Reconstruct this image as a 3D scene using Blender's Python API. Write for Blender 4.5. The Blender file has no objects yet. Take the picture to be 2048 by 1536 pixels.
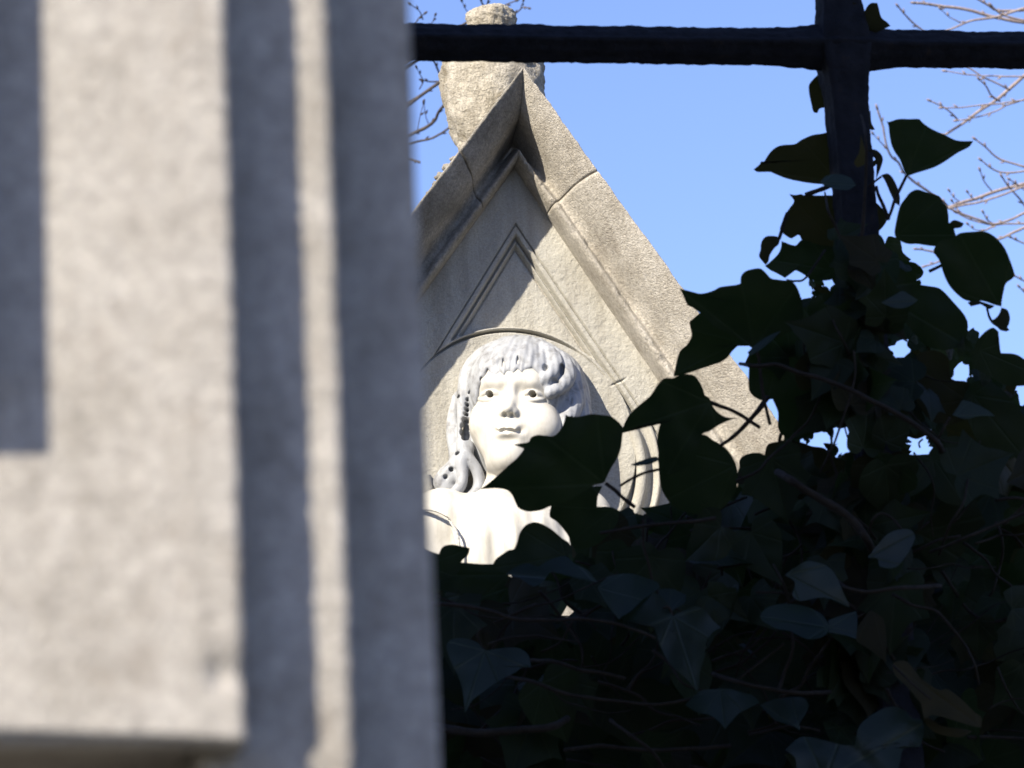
import bpy, bmesh, math, random
import numpy as np
from mathutils import Vector, Matrix, noise as mnoise

random.seed(7)
R = math.radians
scene = bpy.context.scene
COL = scene.collection

# ------------------------------------------------------------------ camera
F = 7778.0                       # focal length in photograph pixels (2048 wide)
PITCH, ROLL = R(14.5), R(2.7)
CAM = Vector((0, 0, 1.5))
FW = Vector((0, math.cos(PITCH), math.sin(PITCH)))
_u0 = Vector((0, -math.sin(PITCH), math.cos(PITCH)))
_r0 = Vector((1, 0, 0))
UP = _u0 * math.cos(ROLL) + _r0 * math.sin(ROLL)
RT = _r0 * math.cos(ROLL) - _u0 * math.sin(ROLL)

def ray(x, y):
    return FW + RT * ((x - 1024) / F) + UP * ((768 - y) / F)

def P(x, y, d):
    return CAM + ray(x, y) * d

cam_data = bpy.data.cameras.new("camera")
cam = bpy.data.objects.new("camera", cam_data)
COL.objects.link(cam)
m = Matrix.Identity(4)
for i in range(3):
    m[i][0], m[i][1], m[i][2], m[i][3] = RT[i], UP[i], -FW[i], CAM[i]
cam.matrix_world = m
cam_data.sensor_width = 36
cam_data.lens = 36 * F / 2048
cam_data.clip_start = 0.05
cam_data.clip_end = 4000
cam_data.dof.use_dof = True
cam_data.dof.focus_distance = 4.7
cam_data.dof.aperture_fstop = 25
scene.camera = cam

# ------------------------------------------------------------------ light
SUN_AZ, SUN_EL = 36.5, 36.0      # degrees to the left behind the camera, elevation
L = Vector((-math.sin(R(SUN_AZ)) * math.cos(R(SUN_EL)), -math.cos(R(SUN_AZ)) * math.cos(R(SUN_EL)), math.sin(R(SUN_EL))))
sd = bpy.data.lights.new("sun", 'SUN')
sd.energy = 5.0
sd.angle = R(0.53)
sd.color = (1.0, 0.91, 0.76)
so = bpy.data.objects.new("sun", sd)
COL.objects.link(so)
so.rotation_euler = L.to_track_quat('Z', 'Y').to_euler()
so.location = L * 30

world = bpy.data.worlds.new("World")
scene.world = world
world.use_nodes = True
nt = world.node_tree
for n in list(nt.nodes):
    nt.nodes.remove(n)
wo = nt.nodes.new('ShaderNodeOutputWorld')
bg = nt.nodes.new('ShaderNodeBackground')
sky = nt.nodes.new('ShaderNodeTexSky')
sky.sky_type = 'NISHITA'
sky.sun_disc = False
sky.sun_elevation = R(SUN_EL)
sky.sun_rotation = math.atan2(L.x, L.y)
sky.air_density = 1.0
sky.dust_density = 0.4
sky.ozone_density = 2.0
tint = nt.nodes.new('ShaderNodeMixRGB')
tint.blend_type = 'MULTIPLY'
tint.inputs[0].default_value = 1.0
tint.inputs[2].default_value = (0.93, 0.93, 1.2, 1)
nt.links.new(sky.outputs[0], tint.inputs[1])
nt.links.new(tint.outputs[0], bg.inputs[0])
bg.inputs[1].default_value = 0.094
nt.links.new(bg.outputs[0], wo.inputs[0])
vs = scene.view_settings
vs.view_transform = 'Standard'
vs.look = 'None'
vs.exposure = 1.05
vs.gamma = 1
scene.cycles.max_bounces = 8

# ------------------------------------------------------------------ helpers
def set_tags(o, label=None, cat=None, group=None, kind=None):
    if label: o['label'] = label
    if cat: o['category'] = cat
    if group: o['group'] = group
    if kind: o['kind'] = kind
    return o

def empty(name, loc, label, cat, group=None):
    o = bpy.data.objects.new(name, None)
    COL.objects.link(o)
    o.location = loc
    o.empty_display_size = 0.1
    bpy.context.view_layer.update()
    return set_tags(o, label, cat, group)

def link(name, me, mat, parent=None, smooth=True):
    o = bpy.data.objects.new(name, me)
    COL.objects.link(o)
    if mat: me.materials.append(mat)
    if parent is not None:
        o.parent = parent
        o.matrix_parent_inverse = parent.matrix_world.inverted()
    if smooth:
        me.polygons.foreach_set('use_smooth', [True] * len(me.polygons))
    me.update()
    return o

def mesh_py(name, v, f):
    me = bpy.data.meshes.new(name)
    me.from_pydata([tuple(p) for p in v], [], f)
    me.validate()
    return me

def mesh_np(name, v, q):
    me = bpy.data.meshes.new(name)
    me.vertices.add(len(v))
    me.vertices.foreach_set('co', np.ascontiguousarray(v, dtype=np.float32).ravel())
    n = q.shape[1]
    me.loops.add(q.size)
    me.loops.foreach_set('vertex_index', np.ascontiguousarray(q, dtype=np.int32).ravel())
    me.polygons.add(len(q))
    me.polygons.foreach_set('loop_start', np.arange(0, q.size, n, dtype=np.int32))
    me.polygons.foreach_set('loop_total', np.full(len(q), n, dtype=np.int32))
    me.update(calc_edges=True)
    me.validate()
    return me

def grid_faces(ni, nj, closed_j=False, off=0, flip=False):
    f = []
    for i in range(ni - 1):
        for j in range(nj if closed_j else nj - 1):
            k = (j + 1) % nj
            q = [off + i * nj + j, off + i * nj + k, off + (i + 1) * nj + k, off + (i + 1) * nj + j]
            f.append(q[::-1] if flip else q)
    return f

def catmull(pts, n=6, closed=False):
    pts = [Vector(p) for p in pts]
    out = []
    N = len(pts)
    for i in range(N if closed else N - 1):
        if closed:
            a, b, c, d = pts[i - 1], pts[i], pts[(i + 1) % N], pts[(i + 2) % N]
        else:
            b, c = pts[i], pts[i + 1]
            a = pts[i - 1] if i > 0 else b * 2 - c
            d = pts[i + 2] if i + 2 < N else c * 2 - b
        for k in range(n):
            t = k / n
            out.append(0.5 * ((2 * b) + (c - a) * t + (2 * a - 5 * b + 4 * c - d) * t * t + (3 * b - a - 3 * c + d) * t ** 3))
    if not closed:
        out.append(pts[-1])
    return out

def tube_into(V, Fc, pts, radii, seg=7, cap=True, rough=0.0):
    n = len(pts)
    off = len(V)
    t0 = (pts[1] - pts[0]).normalized()
    ref = Vector((0, 0, 1)) if abs(t0.z) < 0.9 else Vector((1, 0, 0))
    nx = t0.cross(ref).normalized()
    for i in range(n):
        t = (pts[min(i + 1, n - 1)] - pts[max(i - 1, 0)]).normalized()
        nx = (nx - t * nx.dot(t)).normalized()
        by = t.cross(nx)
        r = radii[i] if hasattr(radii, '__len__') else radii
        for k in range(seg):
            a = 2 * math.pi * k / seg
            rr = r * (1 + rough * (random.random() - 0.5))
            V.append(pts[i] + nx * (rr * math.cos(a)) + by * (rr * math.sin(a)))
    Fc.extend(grid_faces(n, seg, True, off))
    if cap:
        Fc.append([off + k for k in range(seg)][::-1])
        Fc.append([off + (n - 1) * seg + k for k in range(seg)])

def lerp(a, b, t):
    return a + (b - a) * t

# ------------------------------------------------------------------ materials
def mat_new(name, base=(0.5, 0.5, 0.5), rough=0.8, spec=0.3):
    mt = bpy.data.materials.new(name)
    mt.use_nodes = True
    t = mt.node_tree
    b = t.nodes['Principled BSDF']
    b.inputs['Base Color'].default_value = (*base, 1)
    b.inputs['Roughness'].default_value = rough
    b.inputs['Specular IOR Level'].default_value = spec
    return mt, t, b

def N(t, kind, **kw):
    n = t.nodes.new(kind)
    for k, v in kw.items():
        if isinstance(k, str) and hasattr(n, k):
            setattr(n, k, v)
    return n

def noise_tex(t, scale, detail=6, rough=0.6, vec=None, dist=0.0):
    n = t.nodes.new('ShaderNodeTexNoise')
    n.inputs['Scale'].default_value = scale
    n.inputs['Detail'].default_value = detail
    n.inputs['Roughness'].default_value = rough
    n.inputs['Distortion'].default_value = dist
    if vec: t.links.new(vec, n.inputs['Vector'])
    return n

def ramp(t, src, stops):
    r = t.nodes.new('ShaderNodeValToRGB')
    e = r.color_ramp.elements
    e[0].position, e[0].color = stops[0][0], (*stops[0][1], 1)
    e[1].position, e[1].color = stops[-1][0], (*stops[-1][1], 1)
    for p, c in stops[1:-1]:
        x = e.new(p)
        x.color = (*c, 1)
    t.links.new(src, r.inputs[0])
    return r

def mix(t, fac, a, b, mode='MIX'):
    mx = t.nodes.new('ShaderNodeMixRGB')
    mx.blend_type = mode
    for i, s in enumerate((fac, a, b)):
        if hasattr(s, 'links'): t.links.new(s, mx.inputs[i])
        elif isinstance(s, (int, float)): mx.inputs[i].default_value = s
        else: mx.inputs[i].default_value = (*s, 1)
    return mx.outputs[0]

def bump(t, b, layers):
    prev = None
    for src, strength, dist in layers:
        n = t.nodes.new('ShaderNodeBump')
        n.inputs['Strength'].default_value = strength
        n.inputs['Distance'].default_value = dist
        t.links.new(src, n.inputs['Height'])
        if prev is not None: t.links.new(prev.outputs[0], n.inputs['Normal'])
        prev = n
    t.links.new(prev.outputs[0], b.inputs['Normal'])

def stone(name, dark, mid, light, spot, s_big, s_fine, bump_fine, bump_d, spot_scale=9.0, spot_amt=0.5, rough=0.9, pits=True, grain=None, streak=0.7):
    mt, t, b = mat_new(name, mid, rough, 0.25)
    tc = t.nodes.new('ShaderNodeTexCoord').outputs['Object']
    big = noise_tex(t, s_big, 5, 0.6, tc, 0.3)
    c1 = ramp(t, big.outputs['Fac'], [(0.28, dark), (0.5, mid), (0.72, light)])
    fine = noise_tex(t, s_fine, 4, 0.7, tc)
    fr = ramp(t, fine.outputs['Fac'], [(0.3, (0.78, 0.78, 0.78)), (0.7, (1.12, 1.12, 1.12))])
    c2 = mix(t, 1.0, c1.outputs[0], fr.outputs[0], 'MULTIPLY')
    if grain:
        gn = noise_tex(t, grain[0], 3, 0.65, tc, 0.3)
        gr = ramp(t, gn.outputs['Fac'], [(0.32, (grain[1],) * 3), (0.68, (grain[2],) * 3)])
        c2 = mix(t, 1.0, c2, gr.outputs[0], 'MULTIPLY')
    sp = noise_tex(t, spot_scale, 7, 0.7, tc, 0.5)
    sr = ramp(t, sp.outputs['Fac'], [(0.56, (0, 0, 0)), (0.72, (spot_amt,) * 3)])
    c3 = mix(t, sr.outputs[0], c2, spot)
    mp = t.nodes.new('ShaderNodeMapping')            # faint rain streaks
    mp.inputs['Scale'].default_value = (1, 1, 0.10)
    t.links.new(tc, mp.inputs['Vector'])
    st = noise_tex(t, s_big * 4.5, 5, 0.6, mp.outputs[0])
    srp = ramp(t, st.outputs['Fac'], [(0.34, (0.74, 0.72, 0.69)), (0.56, (1.04, 1.04, 1.04))])
    c3 = mix(t, streak, c3, srp.outputs[0], 'MULTIPLY')
    t.links.new(c3, b.inputs['Base Color'])
    lay = [(fine.outputs['Fac'], bump_fine, bump_d)]
    mid_n = noise_tex(t, s_fine * 0.4, 6, 0.75, tc)
    lay.append((mid_n.outputs['Fac'], bump_fine * 0.45, bump_d * 1.5))
    if pits:
        vo = t.nodes.new('ShaderNodeTexVoronoi')
        vo.inputs['Scale'].default_value = s_fine * 0.55
        t.links.new(tc, vo.inputs['Vector'])
        pr = ramp(t, vo.outputs['Distance'], [(0.06, (0, 0, 0)), (0.3, (1, 1, 1))])
        lay.append((pr.outputs[0], bump_fine * 0.35, bump_d * 0.8))
    bump(t, b, lay)
    return mt

M_chapel = stone('chapel_limestone', (0.30, 0.278, 0.245), (0.385, 0.36, 0.325), (0.445, 0.42, 0.385), (0.21, 0.18, 0.15), 38, 620, 0.7, 0.0012, 55, 0.55, grain=(300, 0.74, 1.18), streak=0.3)
M_tomb = stone('tomb_limestone', (0.36, 0.33, 0.275), (0.43, 0.40, 0.345), (0.50, 0.47, 0.41), (0.27, 0.23, 0.17), 11, 420, 0.9, 0.0022, 16, 0.45, grain=(210, 0.85, 1.12))
M_panel = stone('panel_limestone', (0.345, 0.33, 0.29), (0.405, 0.39, 0.345), (0.445, 0.43, 0.385), (0.31, 0.275, 0.22), 8, 420, 0.7, 0.0017, 10, 0.3)
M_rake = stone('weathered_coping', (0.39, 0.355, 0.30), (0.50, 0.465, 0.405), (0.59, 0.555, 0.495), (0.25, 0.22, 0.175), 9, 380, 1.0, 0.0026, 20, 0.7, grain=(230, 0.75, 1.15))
M_rake_d = stone('dark_coping', (0.21, 0.195, 0.165), (0.30, 0.28, 0.24), (0.40, 0.37, 0.32), (0.13, 0.115, 0.095), 13, 380, 1.0, 0.0026, 18, 0.7, grain=(230, 0.7, 1.15))  # darker tone for the left slope's copings and crockets
M_finial = stone('rough_finial_stone', (0.36, 0.32, 0.24), (0.5, 0.455, 0.37), (0.58, 0.54, 0.46), (0.22, 0.18, 0.11), 16, 260, 1.0, 0.005, 30, 0.7, grain=(170, 0.7, 1.15))

def marble(name, base, stain, amt, scale):
    mt, t, b = mat_new(name, base, 0.55, 0.35)
    tc = t.nodes.new('ShaderNodeTexCoord').outputs['Object']
    n1 = noise_tex(t, scale, 6, 0.65, tc, 0.4)
    r1 = ramp(t, n1.outputs['Fac'], [(0.5, (0, 0, 0)), (0.75, (amt,) * 3)])
    n2 = noise_tex(t, 14, 3, 0.5, tc)
    r2 = ramp(t, n2.outputs['Fac'], [(0.3, (0.9, 0.9, 0.9)), (0.7, (1.03, 1.03, 1.02))])
    c = mix(t, 1.0, base, r2.outputs[0], 'MULTIPLY')
    c = mix(t, r1.outputs[0], c, stain)
    mp = t.nodes.new('ShaderNodeMapping')
    mp.inputs['Scale'].default_value = (1, 1, 0.12)
    t.links.new(tc, mp.inputs['Vector'])
    st = noise_tex(t, 70, 5, 0.65, mp.outputs[0])
    srp = ramp(t, st.outputs['Fac'], [(0.36, (0.74, 0.73, 0.71)), (0.55, (1.03, 1.03, 1.03))])
    c = mix(t, 0.7, c, srp.outputs[0], 'MULTIPLY')
    t.links.new(c, b.inputs['Base Color'])
    n3 = noise_tex(t, 500, 4, 0.7, tc)
    bump(t, b, [(n3.outputs['Fac'], 0.25, 0.0008)])
    return mt
M_marble = marble('white_marble', (0.84, 0.82, 0.76), (0.66, 0.62, 0.53), 0.35, 28)
M_dress = marble('dress_white_marble', (0.55, 0.53, 0.48), (0.40, 0.37, 0.31), 0.45, 26)  # the dress marble's own base tone
M_face = marble('weathered_white_marble', (0.53, 0.51, 0.465), (0.36, 0.33, 0.27), 0.5, 34)
M_hair = marble('grey_weathered_marble', (0.335, 0.348, 0.372), (0.11, 0.105, 0.105), 0.85, 60)

M_iron, _t, _b = mat_new('rusted_iron', (0.035, 0.036, 0.045), 0.75, 0.1)
_tc = _t.nodes.new('ShaderNodeTexCoord').outputs['Object']
_n = noise_tex(_t, 60, 6, 0.7, _tc)
_r = ramp(_t, _n.outputs['Fac'], [(0.35, (0.007, 0.008, 0.011)), (0.6, (0.014, 0.015, 0.020)), (0.78, (0.03, 0.021, 0.015))])
_t.links.new(_r.outputs[0], _b.inputs['Base Color'])
_n2 = noise_tex(_t, 260, 5, 0.7, _tc)
bump(_t, _b, [(_n.outputs['Fac'], 0.6, 0.004), (_n2.outputs['Fac'], 0.7, 0.0016)])

def leaf_mat(name, c0, c1, vein, rough=0.42, spec=0.45):
    mt, t, b = mat_new(name, c0, rough, spec)
    at = t.nodes.new('ShaderNodeAttribute')
    at.attribute_name = 'leafuv'
    sep = t.nodes.new('ShaderNodeSeparateXYZ')
    t.links.new(at.outputs['Vector'], sep.inputs[0])
    def mth(op, a, c=None):
        n = t.nodes.new('ShaderNodeMath')
        n.operation = op
        for i, s in enumerate((a, c)):
            if s is None: continue
            if isinstance(s, (int, float)): n.inputs[i].default_value = s
            else: t.links.new(s, n.inputs[i])
        return n.outputs[0]
    ang = mth('ABSOLUTE', mth('ARCTAN2', sep.outputs[1], sep.outputs[0]))
    rad = mth('SQRT', mth('ADD', mth('MULTIPLY', sep.outputs[0], sep.outputs[0]), mth('MULTIPLY', sep.outputs[1], sep.outputs[1])))
    d = ang
    for a0 in (0.72, 1.5):
        d = mth('MINIMUM', d, mth('ABSOLUTE', mth('SUBTRACT', ang, a0)))
    d = mth('MULTIPLY', mth('SINE', d), rad)
    vr = ramp(t, d, [(0.004, (1, 1, 1)), (0.022, (0, 0, 0))])
    tc = t.nodes.new('ShaderNodeTexCoord').outputs['Object']
    n1 = noise_tex(t, 45, 4, 0.6, tc)
    n0 = noise_tex(t, 12, 2, 0.5, tc)
    c = ramp(t, n1.outputs['Fac'], [(0.35, c0), (0.68, c1)]).outputs[0]
    hs = ramp(t, n0.outputs['Fac'], [(0.35, (0.75, 0.8, 0.9)), (0.65, (1.2, 1.1, 0.9))])
    c = mix(t, 1.0, c, hs.outputs[0], 'MULTIPLY')
    vf = mth('MULTIPLY', vr.outputs[0], 0.45)
    c = mix(t, vf, c, vein)
    t.links.new(c, b.inputs['Base Color'])
    tl = t.nodes.new('ShaderNodeBsdfTranslucent')
    tl.inputs['Color'].default_value = (c1[0] * 3.0, c1[1] * 3.4, c1[2] * 1.6, 1)
    ms = t.nodes.new('ShaderNodeMixShader')
    ms.inputs[0].default_value = 0.28
    t.links.new(b.outputs[0], ms.inputs[1]); t.links.new(tl.outputs[0], ms.inputs[2])
    t.links.new(ms.outputs[0], t.nodes['Material Output'].inputs['Surface'])
    bump(t, b, [(n1.outputs['Fac'], 0.3, 0.002), (vr.outputs[0], 0.35, 0.0012)])
    return mt
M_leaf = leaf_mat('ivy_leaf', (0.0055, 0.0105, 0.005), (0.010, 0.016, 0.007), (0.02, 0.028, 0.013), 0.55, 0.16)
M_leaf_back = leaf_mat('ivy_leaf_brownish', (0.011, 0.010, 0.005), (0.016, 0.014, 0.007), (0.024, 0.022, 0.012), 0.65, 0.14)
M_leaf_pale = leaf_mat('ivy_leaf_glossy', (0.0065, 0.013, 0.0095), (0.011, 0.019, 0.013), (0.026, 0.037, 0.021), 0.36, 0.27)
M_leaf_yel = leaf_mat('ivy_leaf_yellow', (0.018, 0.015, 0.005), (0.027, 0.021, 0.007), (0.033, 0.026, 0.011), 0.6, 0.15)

def bark(name, a, b_, c):
    mt, t, b = mat_new(name, a, 0.85, 0.2)
    tc = t.nodes.new('ShaderNodeTexCoord').outputs['Object']
    n = noise_tex(t, 90, 5, 0.7, tc)
    r = ramp(t, n.outputs['Fac'], [(0.3, a), (0.5, b_), (0.7, c)])
    t.links.new(r.outputs[0], b.inputs['Base Color'])
    bump(t, b, [(n.outputs['Fac'], 0.6, 0.004)])
    return mt
M_stem = bark('ivy_stem', (0.008, 0.006, 0.0045), (0.015, 0.0115, 0.0085), (0.024, 0.019, 0.014))
M_bark = bark('grey_bark', (0.07, 0.06, 0.05), (0.12, 0.105, 0.09), (0.18, 0.16, 0.14))
M_twig = bark('pale_twig', (0.17, 0.135, 0.125), (0.27, 0.22, 0.205), (0.38, 0.325, 0.305))
M_twig_d = bark('dark_twig', (0.04, 0.035, 0.035), (0.07, 0.06, 0.055), (0.11, 0.09, 0.08))
M_bud = bark('bud', (0.12, 0.07, 0.06), (0.17, 0.10, 0.085), (0.22, 0.14, 0.12))

M_ground, _t, _b = mat_new('gravel', (0.2, 0.18, 0.15), 0.95, 0.2)
_tc = _t.nodes.new('ShaderNodeTexCoord').outputs['Object']
_n = noise_tex(_t, 3, 8, 0.75, _tc)
_r = ramp(_t, _n.outputs['Fac'], [(0.3, (0.05, 0.055, 0.03)), (0.5, (0.085, 0.08, 0.06)), (0.7, (0.13, 0.115, 0.095))])
_t.links.new(_r.outputs[0], _b.inputs['Base Color'])
_v = noise_tex(_t, 120, 3, 0.6, _tc)
bump(_t, _b, [(_v.outputs['Fac'], 0.7, 0.02)])

# ------------------------------------------------------------------ ground
g = mesh_py('ground', [(-1500, -1500, 0), (1500, -1500, 0), (1500, 1500, 0), (-1500, 1500, 0)], [(0, 1, 2, 3)])
set_tags(link('ground', g, M_ground, None, False), 'gravel and thin grass ground of the cemetery', 'ground', kind='structure')

# ------------------------------------------------------------------ tomb chapel (blurred, at left)
BETA = R(10)
CU = Vector((math.cos(BETA), math.sin(BETA), 0))
CN = Vector((math.sin(BETA), -math.cos(BETA), 0))
CK = P(850, 900, 1.0); CK.z = 0        # near the right hand corner on the ground
def chapel_u(x, y, n):                 # pixel -> (u, z) on the plane that stands n metres proud of the corner plane
    d0 = CK + CN * n
    r = ray(x, y)
    t = (d0 - CAM).dot(CN) / r.dot(CN)
    q = CAM + r * t
    return (q - CK).dot(CU), q.z
def CP(u, n, z):
    return CK + CU * u + CN * n + Vector((0, 0, z))

def prism_box(u0, u1, n0, n1, z0, z1, bev=0.0, seg=2, cuts=0, rough=0.0, seed=0):
    bm = bmesh.new()
    vs_ = [bm.verts.new(CP(u, n, z)) for z in (z0, z1) for n in (n0, n1) for u in (u0, u1)]
    for q in ((0, 2, 3, 1), (4, 5, 7, 6), (0, 1, 5, 4), (2, 6, 7, 3), (0, 4, 6, 2), (1, 3, 7, 5)):
        bm.faces.new([vs_[i] for i in q])
    bmesh.ops.recalc_face_normals(bm, faces=bm.faces)
    if bev:
        bmesh.ops.bevel(bm, geom=list(bm.edges), offset=bev, segments=seg, affect='EDGES', profile=0.6)
    return bm
def bm_obj(name, bm, mat, parent, smooth=False):
    me = bpy.data.meshes.new(name)
    bm.to_mesh(me); bm.free()
    return link(name, me, mat, parent, smooth)

SA, SB = 0.0470, 0.0270                 # face A and B stand proud of face C
ua, za = chapel_u(476, 740, SA)
ub, _ = chapel_u(684, 740, SB)
uc, _ = chapel_u(850, 740, 0.0)
_, zA = chapel_u(250, 1486, SA)         # underside of the raised face
chapel = empty('tomb_chapel', CK, 'pale grey limestone tomb chapel with stepped pilaster, blurred at the left', 'tomb')
CH = 5.2
W = 2.6  # width and height chosen to shade the ivy but clear the bust
bm_obj('corner_pier', prism_box(ua - 0.012, uc, -0.12, 0.0, 0.0, CH, 0.002), M_chapel, chapel)
bm_obj('pilaster_base', prism_box(ua - 0.010, ub, 0.0005, SB, 0.0, chapel_u(650, 1560, SB)[1] - 0.001, 0.0018), M_chapel, chapel)

# the raised facing and the pilaster have worn, ragged arrises: loft of a rounded outline, rows every 1.5 mm
def worn_block(name, u0, u1, nb, nf, back, z0, z1, seed, slope=0.0, chip=None):
    outline = [(u0, back), (u0, nf)] + [(lerp(u0, u1 - 0.012, k / 14), nf) for k in range(1, 14)] + [(u1 - 0.012 + 0.0024 * k, nf) for k in range(4)]
    i0 = len(outline) - 3
    for i in range(7):                                     # rounded right arris
        a = math.pi / 2 * i / 6
        outline.append((u1 - 0.0022 + 0.0022 * math.sin(a), nf - 0.0022 + 0.0022 * math.cos(a)))
    outline.append((u1, nb))
    i1 = len(outline)
    if back < nb: outline += [(u1 - 0.0124, nb), (u1 - 0.0124, back)]
    zs = [z0 + 0.0015 * k for k in range(int(min(0.36, z1 - z0) / 0.0015))]
    while zs[-1] + 0.05 < z1: zs.append(zs[-1] + 0.05)
    V = []
    for z in zs:
        for j, (u, n) in enumerate(outline):
            du = dn = 0.0
            if i0 < j < i1:
                wr = 0.0006 * abs(mnoise.noise(Vector((seed, 0, z * 95)))) + 0.0008 * abs(mnoise.noise(Vector((seed + 3, 1, z * 260)))) + 0.0007 * mnoise.noise(Vector((seed + 3, 5, z * 520)))
                du -= wr; dn -= wr * 0.5 * (1 if n > nb + 0.003 else 0)
                if chip:
                    e = math.exp(-((z - chip) / 0.004) ** 2)
                    du -= 0.0004 * e; dn -= 0.0022 * e * (1 if n > nb + 0.003 else 0)
            zz = z
            if z == zs[0]: zz += 0.0008 * mnoise.noise(Vector((u * 60, n * 40, seed)))
            # the lower edge runs slightly downhill to the right
            V.append(CP(u + du, n + dn, zz - max(u - u1, -0.12) * slope * max(0, 1 - (z - z0) / 0.05)))
    nj = len(outline)
    Fc = grid_faces(len(zs), nj, True, 0, True)
    Fc.append(list(range(nj)))
    Fc.append([(len(zs) - 1) * nj + k for k in range(nj)][::-1])
    me = mesh_py(name, V, Fc)
    bm = bmesh.new(); bm.from_mesh(me); bmesh.ops.recalc_face_normals(bm, faces=bm.faces)
    bm.to_mesh(me); bm.free()
    return link(name, me, M_chapel, chapel)
worn_block('facing_block', -W + 0.625, ua, SB + 0.0003, SA, -0.118, zA, CH - 0.005, 3.0, 0.07, chapel_u(470, 1345, SA)[1])
zlo = chapel_u(650, 1560, SB)[1]
worn_block('pilaster', ua - 0.010, ub, 0.0005, SB, 0.0005, zlo, CH - 0.1, 11.0)
# unseen raised block, added to throw the dark strip at the left edge
ut, zt = chapel_u(104, 914, SA)
q = 0.020
rel = math.tan(R(SUN_AZ) + BETA)
uT = ut - q * rel
zT = zt + q * math.tan(R(SUN_EL)) / math.cos(R(SUN_AZ) + BETA)
bm_obj('shadow_block', prism_box(uT - 0.34, uT, SA + 0.0002, SA + q, zT, zT + 1.1, 0.001), M_chapel, chapel)
# unseen rest of the chapel, its bulk shaped to shade the ivy
bm_obj('unseen_front_wall', prism_box(-W + 0.62, uc - 0.03, -0.26, -0.122, 0.0, CH, 0.004), M_chapel, chapel)
bm_obj('unseen_side_wall', prism_box(uc - 0.16, uc - 0.03, -1.0, -0.263, 0.0, CH, 0.004), M_chapel, chapel)
bm_obj('unseen_side_wall', prism_box(-W, -W + 0.12, -1.0, -0.263, 0.0, CH, 0.004), M_chapel, chapel)
bm_obj('unseen_back_wall', prism_box(-W + 0.125, uc - 0.165, -1.0, -0.88, 0.0, CH, 0.004), M_chapel, chapel)
bm_obj('corner_pier', prism_box(-W, -W + 0.617, -0.12, 0.0, 0.0, CH, 0.004), M_chapel, chapel)
bm_obj('unseen_cornice', prism_box(-W - 0.06, uc + 0.10, -1.06, 0.10, CH + 0.002, CH + 0.16, 0.012), M_chapel, chapel)
bm = bmesh.new()
zr = CH + 0.163
vv = [bm.verts.new(CP(u, n, z)) for n in (-1.04, 0.09) for u, z in ((-W - 0.04, zr), (uc + 0.08, zr), ((uc - W) / 2, zr + 0.4))]
for f in ((0, 2, 1), (3, 4, 5), (0, 1, 4, 3), (1, 2, 5, 4), (2, 0, 3, 5)):
    bm.faces.new([vv[i] for i in f])
bmesh.ops.recalc_face_normals(bm, faces=bm.faces)
bm_obj('roof', bm, M_chapel, chapel)
M_bronze, _, _ = mat_new('green_bronze', (0.06, 0.10, 0.085), 0.5, 0.5)
dr = bm_obj('door', prism_box(-2.1, -1.3, -0.1215, -0.09, 0.25, 1.6, 0.006), M_bronze, chapel)
bm_obj('handle', prism_box(-1.42, -1.39, -0.0898, -0.05, 0.9, 1.1, 0.006), M_bronze, dr)
bm_obj('step', prism_box(-2.4, -1.0, 0.03, 0.4, 0.0, 0.17, 0.008), M_chapel, chapel)

# ------------------------------------------------------------------ gabled tomb
PSI = R(10)
TU = Vector((math.cos(PSI), math.sin(PSI), 0))
TN = Vector((math.sin(PSI), -math.cos(PSI), 0))
TZ = Vector((0, 0, 1))
TO = P(1045, 700, 5.5)
PX = 5.5 / F                            # metres per photo pixel at the tomb
def T(u, z, n):
    return TO + TU * u + TZ * z + TN * n
def gp(x, y, n=0.0):
    r = ray(x, y)
    t = (TO + TN * n - CAM).dot(TN) / r.dot(TN)
    q = CAM + r * t - TO
    return q.dot(TU), q.dot(TZ)

base = T(0, 0, -0.15); base.z = 0
tomb = empty('gabled_tomb', base, 'gabled limestone grave monument with engraved panel behind the marble bust', 'tomb')
PP = 0.110                              # how far the raking moulding projects
apex_o = gp(1047, 131, PP)
ro = gp(1367, 590, PP)
lo = gp(840, 402, PP)
def extend(a, b, k):
    return (a[0] + (b[0] - a[0]) * k, a[1] + (b[1] - a[1]) * k)
end_ro = extend(apex_o, gp(1545, 826, PP), 1.17)
zE = end_ro[1]
kl = (zE - apex_o[1]) / (lo[1] - apex_o[1])
end_lo = extend(apex_o, lo, kl)
apex_i = gp(1028, 336)
ri = gp(1318, 764)
li = gp(874, 551)
zEi = zE
end_ri = extend(apex_i, ri, (zEi - apex_i[1]) / (ri[1] - apex_i[1]))
end_li = extend(apex_i, li, (zEi - apex_i[1]) / (li[1] - apex_i[1]))

PROF = [(0.0, -0.12), (0.0, 0.10), (0.010, 0.28), (0.04, 0.37), (0.09, 0.41), (0.14, 0.405), (0.18, 0.375), (0.22, 0.345), (0.28, 0.345), (0.35, 0.40),
        (0.42, 0.50), (0.50, 0.64), (0.62, 0.77), (0.75, 0.87), (0.88, 0.955), (0.965, 1.0), (0.992, 0.985), (1.0, 0.94)]
prof = [(p.x, p.y) for p in catmull([(a, b, 0) for a, b in PROF], 4)]
prof += [(1.003, 0.8), (1.004, 0.3), (1.004, -0.8), (1.004, -2.6), (0.5, -2.7), (0.0, -2.6)]

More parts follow.
